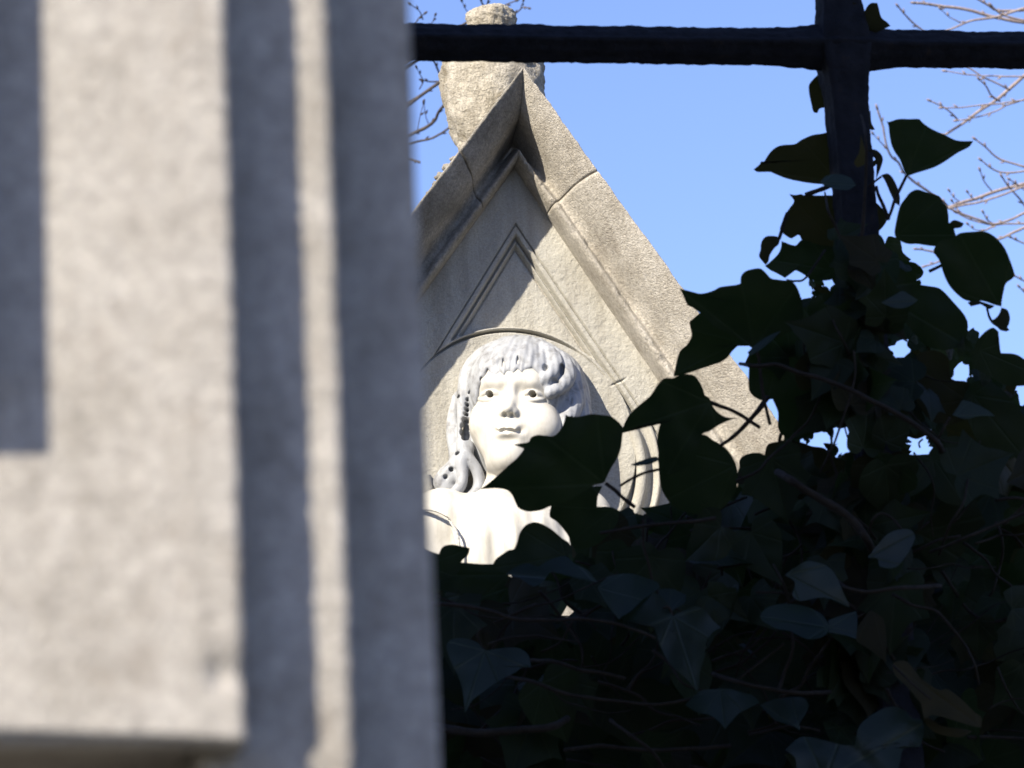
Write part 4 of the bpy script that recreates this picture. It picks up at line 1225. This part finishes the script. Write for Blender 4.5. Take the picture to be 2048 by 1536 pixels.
# region of the ivy mass and the gaps in it (photo pixels), used to decide where leaves grow
REGION = [(820,1100),(850,1120),(985,1138),(1030,1105),(1085,1090),(1135,1095),(1110,1050),(1150,1010),(1215,985),(1235,1010),(1320,1000),(1335,930),(1400,885),(1440,925),
          (1462,912),(1500,892),(1533,888),(1540,850),(1502,832),(1494,795),(1478,765),(1470,712),(1490,690),(1510,600),(1548,565),(1562,545),(1545,530),(1562,492),(1602,488),(1640,440),(1660,380),(1725,380),
          (1770,440),(1790,470),(1835,492),(1900,486),(1890,540),(1912,590),(1945,612),(1985,650),(1990,700),(2048,722),(2130,760),(2130,1640),(820,1640)]
HOLES = [[(1562,460),(1583,478),(1595,470),(1602,480),(1590,491),(1563,480)],[(1538,523),(1540,510),(1548,495),(1558,488),(1558,500),(1549,515)],[(1533,543),(1548,542),(1550,553),(1543,558)],
 [(1570,558),(1580,545),(1592,541),(1605,548),(1614,553),(1617,575),(1621,593),(1606,593),(1600,570),(1590,562)],[(1649,549),(1658,553),(1667,568),(1667,582),(1656,566)],[(1760,462),(1772,448),(1782,460),(1764,471)],
 [(1825,497),(1845,490),(1863,494),(1868,500),(1876,530),(1881,550),(1889,565),(1906,578),(1926,598),(1900,584),(1880,572),(1858,567),(1835,562),(1850,552),(1858,548),(1850,530),(1828,515)],
 [(1939,612),(1955,604),(1966,607),(1973,617),(1973,626),(1955,621)],[(1979,614),(1999,627),(1980,642)],[(1933,639),(1956,640),(1961,657),(1955,661)],[(1788,691),(1810,693),(1812,712),(1792,709)],
 [(1762,702),(1768,690),(1777,692),(1770,708)],[(1906,756),(1914,734),(1925,727),(1934,735),(1931,753),(1920,758)],[(1626,882),(1640,866),(1651,872),(1643,889)],[(1663,876),(1674,866),(1689,861),(1692,905),(1680,890)],
 [(1769,853),(1781,867),(1777,874)],[(1785,876),(1800,879),(1806,889),(1795,887)],[(1821,877),(1851,879),(1852,898),(1822,902)],[(1968,991),(1974,989),(1987,1005),(1976,1003)],[(1132,1212),(1146,1212),(1144,1236),(1135,1231)],
 [(1194,994),(1226,992),(1223,1016),(1194,1013)],[(1528,820),(1545,803),(1553,828),(1541,846)],[(2041,768),(2052,760),(2052,806),(2043,806)],[(2036,925),(2052,922),(2052,938),(2040,938)],
 [(1798,640),(1806,638),(1806,646),(1798,646)],[(1781,658),(1791,662),(1789,668),(1781,664)],[(1166,1224),(1175,1222),(1174,1232),(1167,1232)],
 [(1246,870),(1316,846),(1318,985),(1260,975),(1222,960)],[(1350,757),(1470,708),(1480,765),(1494,795),(1502,832),(1540,850),(1533,886),(1462,908),(1430,870),(1480,836),(1425,810),(1405,770)],
 [(850,985),(1030,1005),(1090,1025),(1140,1088),(1070,1044),(1030,1100),(985,1127),(940,1127),(925,1095),(880,1095),(850,1090)]]
HOLES = [h_ for h_ in HOLES if (max(p[0] for p in h_) - min(p[0] for p in h_)) * (max(p[1] for p in h_) - min(p[1] for p in h_)) > 330]
def inpoly(x, y, poly):
    c = False
    j = len(poly) - 1
    for i in range(len(poly)):
        xi, yi = poly[i]; xj, yj = poly[j]
        if (yi > y) != (yj > y) and x < (xj - xi) * (y - yi) / (yj - yi) + xi: c = not c
        j = i
    return c
HB = [(min(p[0] for p in h_), min(p[1] for p in h_), max(p[0] for p in h_), max(p[1] for p in h_)) for h_ in HOLES]
HPTS = [(sum(p[0] for p in h_) / len(h_), sum(p[1] for p in h_) / len(h_)) for h_ in HOLES] + [(p[0] * .4 + q_[0] * .6, p[1] * .4 + q_[1] * .6) for h_, q_ in [(h_, (sum(p[0] for p in h_) / len(h_), sum(p[1] for p in h_) / len(h_))) for h_ in HOLES[:-3]] for p in h_]
GS = 6
GX0, GY0, GW, GH = 810, 370, 222, 214
ALLOW = np.zeros((GW, GH), bool)
for i in range(GW):
    for j in range(GH):
        x, y = GX0 + i * GS + 3, GY0 + j * GS + 3
        if inpoly(x, y, REGION) and not any(b_[0] <= x <= b_[2] and b_[1] <= y <= b_[3] and inpoly(x, y, h_) for h_, b_ in zip(HOLES, HB)):
            ALLOW[i, j] = True
def allowed(x, y):
    i, j = int((x - GX0) / GS), int((y - GY0) / GS)
    if not (0 <= i < GW and 0 <= j < GH): return y > 1500 or x > 2050 or x < 850
    return ALLOW[i, j]

def ivy_outline(rr, heart=0.35):
    lobe = rr.uniform(0.75, 1.1); w_ = rr.uniform(0.85, 1.15)
    half = [(0, 0.0), (-0.13, 0.12), (-0.15, 0.28), (-0.05 - 0.05 * lobe, 0.44 * lobe), (0.10, 0.40), (0.22, 0.40), (0.40, 0.56 * lobe), (0.47, 0.38), (0.58, 0.24), (0.78, 0.11), (0.92, 0.035), (1.0, 0.0)]
    if rr.random() < heart:   # the unlobed, heart shaped kind
        half = [(0, 0), (-0.12, 0.12), (-0.14, 0.27), (-0.02, 0.42), (0.2, 0.46), (0.45, 0.37), (0.7, 0.2), (0.88, 0.07), (1.0, 0)]
    def jit(p): return (p[0] + rr.uniform(-.03, .03), p[1] * w_ * rr.uniform(.92, 1.08))
    a = [half[0]] + [jit(p) for p in half[1:-1]]
    b_ = [(p[0], -p[1]) for p in [jit(q_) for q_ in half[1:-1]]]
    return a + [half[-1]] + b_[::-1]

CLEAR_Z = CAM.z
def filler(x, y, d, size, ang, mat_idx, tilt, azim, rr, small=False):
    """one generic leaf: base at pixel point, real tilt in space"""
    out = dense_outline([(p[0] * 100, p[1] * 100) for p in ivy_outline(rr, 1.0 if size < 70 else 0.35)], 2)
    out = [(a / 100, b / 100) for a, b in out]
    o = P(x, y, d)
    side = (RT * math.cos(ang) - UP * math.sin(ang))       # leaf axis in the picture plane
    nrm = -FW
    # tilt the normal
    q1 = Matrix.Rotation(tilt, 3, RT) @ Matrix.Rotation(azim, 3, UP)
    ax = (q1 @ side).normalized(); nn = (q1 @ nrm).normalized(); pe = nn.cross(ax)
    sz = size * d / F
    bow = rr.uniform(0.02, 0.2); fold = rr.uniform(0.02, 0.18)
    ph_ = rr.uniform(0, 50)
    def to3d(u, v, r_):
        hgt = -bow * (u - 0.4) ** 2 + fold * abs(v) ** 0.8 - fold * 0.6 * v * v + 0.05 * mnoise.noise(Vector((u * 3, v * 3, ph_)))
        return o + (ax * (u - 0.35) + pe * v + nn * hgt) * sz
    V, Fc, uvs = leaf_mesh('leaf', out, (0.3, 0.0), to3d, lambda u, v: (u, v), rings=(1.0, 0.8, 0.5, 0.22))
    return V, Fc, uvs, sz
def proj(p):
    d_ = p - CAM
    z_ = d_.dot(FW)
    return 1024 + F * d_.dot(RT) / z_, 768 - F * d_.dot(UP) / z_

def edge_dist(x, y):
    best = 1e9
    for (x0, y0), (x1, y1) in zip(REGION, REGION[1:] + REGION[:1]):
        dx, dy = x1 - x0, y1 - y0
        t = max(0, min(1, ((x - x0) * dx + (y - y0) * dy) / (dx * dx + dy * dy)))
        best = min(best, math.hypot(x - x0 - t * dx, y - y0 - t * dy))
    return best
cover = np.zeros((GW, GH), np.int16)
for L_ in LEAVES:
    bx0, bx1 = min(p[0] for p in L_[0]), max(p[0] for p in L_[0]); by0, by1 = min(p[1] for p in L_[0]), max(p[1] for p in L_[0])
    for i in range(max(0, int((bx0 - GX0) / GS)), min(GW, int((bx1 - GX0) / GS) + 1)):
        for j in range(max(0, int((by0 - GY0) / GS)), min(GH, int((by1 - GY0) / GS) + 1)):
            if inpoly(GX0 + i * GS + 3, GY0 + j * GS + 3, L_[0]): cover[i, j] += 2
rr = random.Random(21)
made = []
tries = 0
cand = [(i, j) for i in range(GW) for j in range(GH) if ALLOW[i, j]]
def attempt(x, y, size, d, front):
    ang = rr.gauss(math.pi / 2, 1.0) if y > 900 else rr.uniform(0, 2 * math.pi)
    tilt = -abs(rr.gauss(0.35, 0.35)) if front else rr.gauss(-0.2, 0.4)
    res = filler(x, y, d, size, ang, 0, tilt, rr.gauss(0, 0.45), rr)
    V = res[0]
    n = (len(V) - 1) // 4
    for v in V[:n:2]:
        px_, py_ = proj(v)
        if not allowed(px_, py_): return None
    xs, ys = zip(*[proj(v) for v in V[:n]])
    poly = list(zip(xs, ys))
    for hx, hy in HPTS:
        if min(xs) < hx < max(xs) and min(ys) < hy < max(ys) and inpoly(hx, hy, poly): return None
    for i in range(max(0, int((min(xs) - GX0) / GS)), min(GW, int((max(xs) - GX0) / GS) + 1)):
        for j in range(max(0, int((min(ys) - GY0) / GS)), min(GH, int((max(ys) - GY0) / GS) + 1)):
            if inpoly(GX0 + i * GS + 3, GY0 + j * GS + 3, poly): cover[i, j] += 1
    made.append((d, size, res))
    return True
for size, need, n_try, d0, d1 in ((175, 2, 900, 3.34, 3.62), (120, 2, 1100, 3.32, 3.6), (80, 2, 1800, 3.30, 3.55), (46, 2, 3000, 3.30, 3.5), (28, 2, 9000, 3.30, 3.45), (17, 1, 12000, 3.3, 3.4)):
    for _ in range(n_try):
        i, j = cand[rr.randrange(len(cand))]
        if cover[i, j] >= need: continue
        x, y = GX0 + i * GS + rr.random() * GS, GY0 + j * GS + rr.random() * GS
        if size < 60 and edge_dist(x, y) < 34: continue
        attempt(x, y, size * rr.uniform(0.8, 1.25), rr.uniform(d0, d1), False)
# a thin front layer in the lower part
front_from = len(made)
for _ in range(95):
    i, j = cand[rr.randrange(len(cand))]
    x, y = GX0 + i * GS, GY0 + j * GS
    if y < 930 and rr.random() < 0.5: continue
    attempt(x, y, rr.uniform(70, 160), rr.uniform(3.19, 3.30), rr.random() < 0.4)
for _ in range(160):                                # leaves that hide the lower part of the post
    y = rr.uniform(430, 1536)
    x = 1700 + (y - 560) * 0.07 + rr.uniform(-75, 75)
    attempt(x, y, rr.uniform(65, 135), rr.uniform(3.20, 3.255), rr.random() < 0.25)
front = made[front_from:]
front.sort(key=lambda m_: -m_[1])
n_single = max(0, 98 - len(LEAVES))
singles = front[:n_single]
rest = front[n_single:] + made[:front_from]
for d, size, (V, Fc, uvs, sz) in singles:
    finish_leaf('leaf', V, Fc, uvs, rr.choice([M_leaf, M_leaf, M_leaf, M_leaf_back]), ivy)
for _ in range(520):                                # the plant goes on below and beside the picture, down to the wall
    x, y = rr.choice([(rr.uniform(480, 2500), rr.uniform(1640, 2060)), (rr.uniform(2170, 2520), rr.uniform(1000, 2000)), (rr.uniform(430, 780), rr.uniform(1230, 2000))])
    if x > 2130 and y < 1000 + (x - 2130) * 1.6: continue
    sz_ = rr.uniform(90, 175)
    rest.append((0, sz_, filler(x, y, rr.uniform(3.22, 3.6), sz_, rr.gauss(math.pi / 2, 0.9), 0, -abs(rr.gauss(0.3, 0.3)), rr.gauss(0, 0.5), rr)))
V_, F_, U_, MI = [], [], [], []
for d, size, (V, Fc, uvs, sz) in rest:
    o = len(V_)
    V_ += V; U_ += uvs
    F_ += [[k + o for k in f] for f in Fc]
    MI += [rr.choice([0, 0, 0, 1])] * len(Fc)
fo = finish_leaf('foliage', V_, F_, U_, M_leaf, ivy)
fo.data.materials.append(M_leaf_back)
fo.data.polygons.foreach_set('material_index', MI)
fo['kind'] = 'stuff'

# stems and leaf stalks
STEMS = [
 ([(1480,728,.03),(1497,730),(1520,732),(1550,729),(1575,736),(1600,745),(1650,760),(1700,780),(1740,800),(1780,820),(1830,850),(1870,880),(1885,902,.04)], 3.16, 5.2, (0.7,1.2)),
 ([(1555,945,.05),(1580,958),(1620,985),(1680,1020),(1715,1052),(1735,1080),(1748,1110,.05)], 3.17, 8.0, (1,1)),
 ([(1200,1067),(1240,1060),(1300,1050),(1360,1045),(1432,1037)], 3.12, 4.2, (0.8,1)),
 ([(850,1206,.02),(880,1208),(930,1212),(980,1222),(1030,1238),(1100,1240),(1160,1238),(1220,1245),(1270,1260),(1312,1276)], 3.10, 4.6, (1,0.7)),
 ([(1062,1320,.03),(1110,1324),(1160,1340),(1200,1345),(1250,1356,.03)], 3.13, 4.0, (1,1)),
 ([(1010,1352,.03),(1070,1365),(1120,1385),(1160,1393),(1230,1402),(1310,1409),(1385,1398)], 3.12, 4.2, (1,0.8)),
 ([(870,1455,.03),(960,1466),(1040,1460),(1100,1455),(1135,1438,.04)], 3.12, 9.0, (1,0.8)),
 ([(1425,1348,.03),(1480,1365),(1540,1378),(1600,1386),(1660,1384,.05)], 3.12, 4.5, (1,1)),
 ([(1476,1358),(1520,1325),(1568,1288)], 3.11, 2.2, (1,1)),
 ([(1672,1160,.03),(1700,1178),(1740,1183),(1800,1176),(1880,1172,.04)], 3.13, 4.5, (0.7,1.1)),
 ([(2080,1020),(2040,1030),(1980,1055),(1920,1080),(1860,1104,.04)], 3.14, 3.2, (1,1)),
 ([(1878,1110,.03),(1900,1050),(1928,1000),(1938,930,.03)], 3.18, 2.6, (1,1)),
 ([(1700,575,.02),(1712,530),(1722,490),(1727,440),(1730,380),(1733,320),(1731,270),(1722,230,.06)], 3.22, 4.0, (1.2,0.6)),
 ([(1702,570,.02),(1688,500),(1672,455),(1655,415),(1650,385,.08)], 3.23, 3.0, (1.2,0.6)),
 ([(1708,700),(1710,745),(1702,790),(1684,845),(1662,900),(1640,945,.03)], 3.18, 2.4, (1,1)),
 ([(1735,1075,.02),(1745,1040),(1762,1027),(1785,1038),(1805,1062),(1815,1085,.04)], 3.18, 2.6, (1,1)),
 ([(1900,835),(1880,870),(1876,885,.03)], 3.18, 2.4, (1,1)),
 ([(1440,892),(1465,874),(1490,850),(1515,822),(1535,795,.04)], 3.22, 4.4, (0.8,1.3)),
 ([(1660,620,.02),(1672,655),(1690,690),(1702,720,.02)], 3.2, 3.0, (0.7,1)),
 ([(1130,1500,.04),(1200,1492),(1290,1500),(1380,1497),(1460,1492,.04)], 3.14, 4.0, (1,1)),
 ([(1220,1440,.03),(1260,1470),(1305,1505),(1330,1540,.02)], 3.12, 3.6, (1,1)),
 ([(1500,1470,.03),(1580,1452),(1640,1462,.03)], 3.15, 3.0, (1,1)),
]
for pts, d, r_, tp in STEMS:
    V, Fc = [], []
    px_tube(V, Fc, pts, d, r_, 8, 6, 1.4, tp)
    link('stem', mesh_py('stem', V, Fc), M_stem, ivy)
STALKS = [([(1813,351),(1806,366),(1798,382),(1790,398),(1784,418),(1776,440)], 3.25, 3.2), ([(1738,373),(1748,364),(1763,353)], 3.31, 2.2), ([(1752,372),(1757,390),(1765,408),(1773,428),(1778,440)], 3.3, 3.6),
          ([(1508,694),(1517,715),(1522,760),(1528,800),(1540,850)], 3.2, 3.6), ([(1421,804),(1440,812),(1462,820),(1485,832),(1500,842),(1520,855)], 3.19, 4.0), ([(1211,966),(1230,980),(1245,995),(1270,1015)], 3.15, 4.0),
          ([(1558,478),(1563,462),(1568,445),(1575,425)], 3.3, 3.6), ([(1650,500,.02),(1612,555),(1590,562),(1572,560)], 3.28, 2.4), ([(1345,1232),(1342,1222),(1336,1214),(1325,1216)], 3.11, 2.4), ([(970,1300),(962,1288),(955,1270),(965,1255)], 3.12, 2.2),
          ([(1858,543),(1872,536),(1884,530)], 3.25, 3.4), ([(1240,972),(1262,958),(1290,945),(1320,938)], 3.17, 3.0), ([(1668,368),(1650,376),(1625,385),(1610,390)], 3.33, 5.0), ([(1974,615),(1978,632),(1985,645)], 3.28, 2.6), ([(1840,896),(1838,886),(1846,878)], 3.3, 2.0), ([(1640,1165),(1735,1240),(1790,1320)], 3.2, 3.0), ([(1785,1330),(1830,1372),(1862,1398)], 3.09, 2.2)]
V, Fc = [], []
for pts, d, r_ in STALKS:
    V, Fc = [], []
    px_tube(V, Fc, pts, d, r_, 7, 5, 0.6)
    link('leaf_stalk', mesh_py('leaf_stalk', V, Fc), M_stem, ivy)
# the tangle of thin runners in the dark
V, Fc = [], []
for _ in range(170):
    x, y = rr.uniform(870, 2060), rr.uniform(760, 1560)
    if not allowed(x, y): continue
    a = rr.gauss(0, 0.7); pts = []
    d = rr.uniform(3.16, 3.4)
    for k in range(rr.randint(4, 7)):
        if not allowed(x, y): break
        pts.append((x, y, rr.uniform(-.01, .01)))
        a += rr.gauss(0, 0.3)
        x += math.cos(a) * 45; y += math.sin(a) * 45
    if len(pts) > 2: px_tube(V, Fc, pts, d, rr.uniform(1.3, 3.6), 6, 4, 3.0, (1.2, 0.7))
tg = link('stem_tangle', mesh_py('stem_tangle', V, Fc), M_stem, ivy)
tg['kind'] = 'stuff'

# ------------------------------------------------------------------ bare trees behind
def tree(name, base, height, r0, limbs, twigs, d, mat, label, bend):
    root = empty(name, base, label, 'tree', None)
    V, Fc = [], []
    tp = [base + Vector((bend * math.sin(i * 0.5) * 0.3, 0.1 * math.sin(i * 0.9), height * i / 10 - (0.05 if i == 0 else 0))) for i in range(11)]
    tps = catmull(tp, 4)
    tube_into(V, Fc, tps, [r0 * (1 - 0.78 * i / (len(tps) - 1)) * (1.35 if i < 2 else 1) for i in range(len(tps))], 14, True, 0.08)
    link('trunk', mesh_py('trunk', V, Fc), M_bark, root)
    V, Fc = [], []                                      # the crown above and beyond the picture
    rc = random.Random(len(twigs) + 40)
    out_ = limbs[0][4]
    def grow(p, dr, ln, r_, lvl):
        n_ = 7
        q_ = [p]
        for k in range(n_):
            dr = (dr + Vector((rc.gauss(0, .10), rc.gauss(0, .10), rc.gauss(.05, .08)))).normalized()
            q_.append(q_[-1] + dr * ln / n_)
        tube_into(V, Fc, q_, [r_ * (1 - 0.8 * k / n_) for k in range(n_ + 1)], 6 if lvl else 4, True)
        if lvl:
            for k in range(2, n_ + 1):
                for _ in range(2 if lvl == 2 else 1):
                    nd = (dr * 0.7 + Vector((rc.gauss(0, .6), rc.gauss(0, .6), rc.gauss(.25, .4)))).normalized()
                    grow(q_[k], nd, ln * rc.uniform(.4, .6), r_ * (1 - 0.8 * k / n_) * 0.6 + 0.0015, lvl - 1)
    for i in range(20):
        z_ = height * (0.30 + 0.68 * i / 20)
        p = min(tps, key=lambda q: abs(q.z - z_))
        az = rc.uniform(0, 2 * math.pi)
        dr = Vector((math.cos(az), math.sin(az), rc.uniform(.35, .8)))
        if z_ < 6.4:                                    # below the top of the frame only away from it
            dr = Vector((out_ * abs(dr.x) + out_ * 0.5, dr.y, dr.z))
        grow(p, dr.normalized(), (2.4 - 1.3 * i / 20), r0 * (1 - 0.78 * z_ / height) * 0.45, 2)
    link('crown', mesh_py('crown', V, Fc), mat, root)
    px = d / F
    rt = random.Random(len(twigs))
    def trunk_at(z):
        return min(tps, key=lambda p: abs(p.z - z))
    for lim in limbs:                                   # limbs run from the trunk to where twigs enter the picture
        V, Fc = [], []
        e = P(lim[0], lim[1], d)
        s_ = trunk_at(max(base.z + 1.6, e.z - lim[3]))
        mid = lerp(s_, e, 0.5) + Vector((0, 0, lim[3] * 0.12))
        pts = catmull([s_, mid, e], 8)
        tube_into(V, Fc, pts, [lerp(lim[2] * 3.2 * px, lim[2] * px, i / (len(pts) - 1)) for i in range(len(pts))], 8, True, 0.05)
        for k in range(6):                              # side shoots beyond the frame
            p = pts[rt.randrange(4, len(pts) - 2)]
            q_ = [p]
            dr = Vector((rt.gauss(0, 1), rt.gauss(0, 1), abs(rt.gauss(.6, .6)))).normalized()
            out = lim[4]
            dr.x = abs(dr.x) * out
            for j in range(5):
                q_.append(q_[-1] + dr * 0.14 + Vector((rt.gauss(0, .03), rt.gauss(0, .03), 0.02)))
            tube_into(V, Fc, q_, [0.006 * (1 - j / 6.5) for j in range(6)], 5)
        link('limb', mesh_py('limb', V, Fc), mat, root)
    for pts, r_, tpz in twigs:
        V, Fc = [], []
        dz = rt.uniform(-.12, .12)
        p3 = catmull([P(x, y, d + dz + 0.02 * i) for i, (x, y) in enumerate(pts)], 5)
        m_ = len(p3)
        p3 = [p + Vector((mnoise.noise(p * 22), 0, mnoise.noise(p * 22 + Vector((5, 0, 0))))) * 1.6 * px for p in p3]
        tube_into(V, Fc, p3, [0.8 * r_ * px * lerp(tpz, 1, i / (m_ - 1)) for i in range(m_)], 6, True, 0.15)
        # buds: at the tip and along the shoot
        tip = p3[0]; dirn = (p3[0] - p3[1]).normalized()
        tube_into(V, Fc, [tip, tip + dirn * 5 * px, tip + dirn * 9 * px, tip + dirn * 13 * px], [r_ * tpz * px, 2.7 * px, 2.3 * px, 0.5 * px], 6)
        for i in range(4, m_ - 2, 7):
            t_ = (p3[i - 1] - p3[i]).normalized()
            sd_ = t_.cross(FW) * (1 if (i // 7) % 2 else -1)
            b0 = p3[i]
            tube_into(V, Fc, [b0, b0 + (sd_ * 0.7 + t_ * 0.6) * 5 * px, b0 + (sd_ * 0.8 + t_) * 9 * px], [1.8 * px, 2.3 * px, 0.5 * px], 5)
        link('twig', mesh_py('twig', V, Fc), mat, root)
    return root

RIGHT = [
 ([(1863,203),(1888,215),(1905,228),(1917,240)], 2.6, .7), ([(1888,215),(1920,215),(1960,210),(2000,207),(2050,200)], 2.2, .7),
 ([(1880,272),(1893,267),(1935,240),(1960,220),(1985,205),(2010,185),(2055,146)], 5.0, .6), ([(1917,240),(1950,236),(1975,228),(2000,218),(2020,208),(2050,198)], 2.4, .7),
 ([(1756,218),(1765,250),(1773,290),(1785,315),(1797,325),(1808,345),(1830,365),(1850,378),(1865,390),(1885,403),(1897,415)], 4.2, .6), ([(1748,270),(1760,282),(1774,297)], 1.8, .6),
 ([(1897,415),(1925,405),(1960,395),(2000,380),(2055,366)], 4.8, .9), ([(1897,416),(1920,412),(1965,403),(2010,387),(2055,370)], 3.0, .9),
 ([(1895,414),(1925,428),(1960,440),(1985,448),(2020,440),(2055,423)], 3.6, .7), ([(1915,425),(1950,441),(1985,449),(2020,448),(2055,446)], 2.6, .7), ([(1955,468),(1972,460),(1990,448)], 2.6, .8),
 ([(1992,482),(2010,473),(2055,452)], 4.0, .8), ([(1953,280),(1975,298),(2000,318),(2055,335)], 2.8, .7), ([(1965,322),(1985,338),(2010,345),(2055,342)], 2.6, .7),
 ([(1960,342),(1968,362),(1984,382)], 2.0, .7), ([(2005,355),(2020,375),(2040,400),(2060,425)], 3.0, .7), ([(1900,384),(1910,396),(1926,407)], 1.8, .6), ([(1937,386),(1944,396),(1954,400)], 1.8, .6),
 ([(1905,405),(1912,416),(1925,428)], 2.2, .6), ([(1967,427),(1975,440),(1990,448)], 2.2, .6), ([(1938,450),(1948,458),(1962,462)], 1.4, .6), ([(2022,360),(2035,370),(2056,385)], 2.2, .7),
 ([(1797,15),(1810,30),(1830,48),(1850,66),(1870,85)], 3.2, .6), ([(1830,5),(1855,8),(1880,12),(1940,20),(1990,35),(2055,46)], 4.6, .7), ([(1898,60),(1940,42),(1990,34),(2055,14)], 3.6, .7),
 ([(1885,20),(1900,35),(1922,46)], 1.6, .6), ([(1950,-6),(1975,10),(2000,22),(2055,20)], 3.4, .7), ([(1985,12),(2005,30),(2055,42)], 3.0, .7), ([(1870,85),(1900,110),(1960,150),(2000,170),(2020,180)], 2.6, .6),
 ([(1960,160),(1972,172),(1982,190),(2000,202)], 3.0, .6), ([(2023,475),(2036,482),(2058,492)], 2.2, .8), ([(2040,575),(2050,585),(2065,600)], 2.2, .8), ([(1895,143),(1940,150),(1990,152),(2055,153)], 2.4, .6),
 ([(1835,498),(1850,500),(1875,505)], 2.8, .8), ([(1852,532),(1870,526),(1890,518),(1925,505)], 3.0, .8), ([(2030,552),(2045,560),(2060,566)], 2.2, .9),
]
bR = Vector((3.6, 11.6, 0))
tree('bare_tree', bR, 10.5, 0.17, [(2052, 150, 5, 1.2, 1), (2052, 368, 5.5, 1.3, 1), (2052, 440, 4, 1.0, 1), (2052, 340, 3.2, 0.8, 1), (2052, 38, 5, 1.5, 1), (2052, 200, 3, 0.9, 1), (2055, 570, 3, 0.8, 1)],
     RIGHT, 11.0, M_twig, 'bare tree with sunlit pinkish twigs and buds at the right edge of the sky', 0.5)
LEFT = [
 ([(848,28),(836,38),(820,62),(800,80)], 2.2, .7), ([(823,10),(838,22),(846,40)], 1.6, .7), ([(880,166),(850,185),(815,205)], 2.8, 1.0), ([(866,120),(874,136),(884,158)], 3.0, .8), ([(845,160),(858,163),(882,162)], 2.2, .8),
 ([(834,138),(840,150),(846,162),(838,178)], 1.6, .7), ([(888,212),(876,226),(868,242),(850,256),(815,272)], 4.4, .9), ([(900,255),(880,268),(858,278),(815,288)], 2.8, 1.0), ([(846,208),(840,235),(834,262)], 1.2, .8), ([(848,210),(852,232),(858,250)], 1.2, .8),
 ([(834,323),(825,320),(805,314)], 3.2, .9), ([(958,-8),(964,4),(972,18)], 2.6, .8), ([(1030,2),(1010,10),(990,20)], 2.0, .8), ([(1056,16),(1046,14),(1034,24),(1022,32)], 2.0, .7), ([(1046,4),(1043,12),(1040,20)], 1.4, .7), ([(925,5),(930,18),(938,30)], 1.2, .7),
 ([(978,-4),(975,8),(972,20)], 2.0, .8), ([(870,32),(866,42),(860,55)], 1.4, .7),
]
bL = Vector((-1.9, 10.6, 0))
tree('bare_tree', bL, 9.0, 0.14, [(800, 80, 3, 0.9, -1), (812, 205, 4, 1.0, -1), (812, 272, 4.6, 1.2, -1), (812, 288, 3, 0.9, -1), (972, 20, 3, 1.0, -1), (990, 20, 3, 1.0, -1), (885, 160, 3.2, 1.0, -1)],
     LEFT, 9.6, M_twig_d, 'bare tree with dark thin twigs behind the stone finial of the tomb', -0.4)
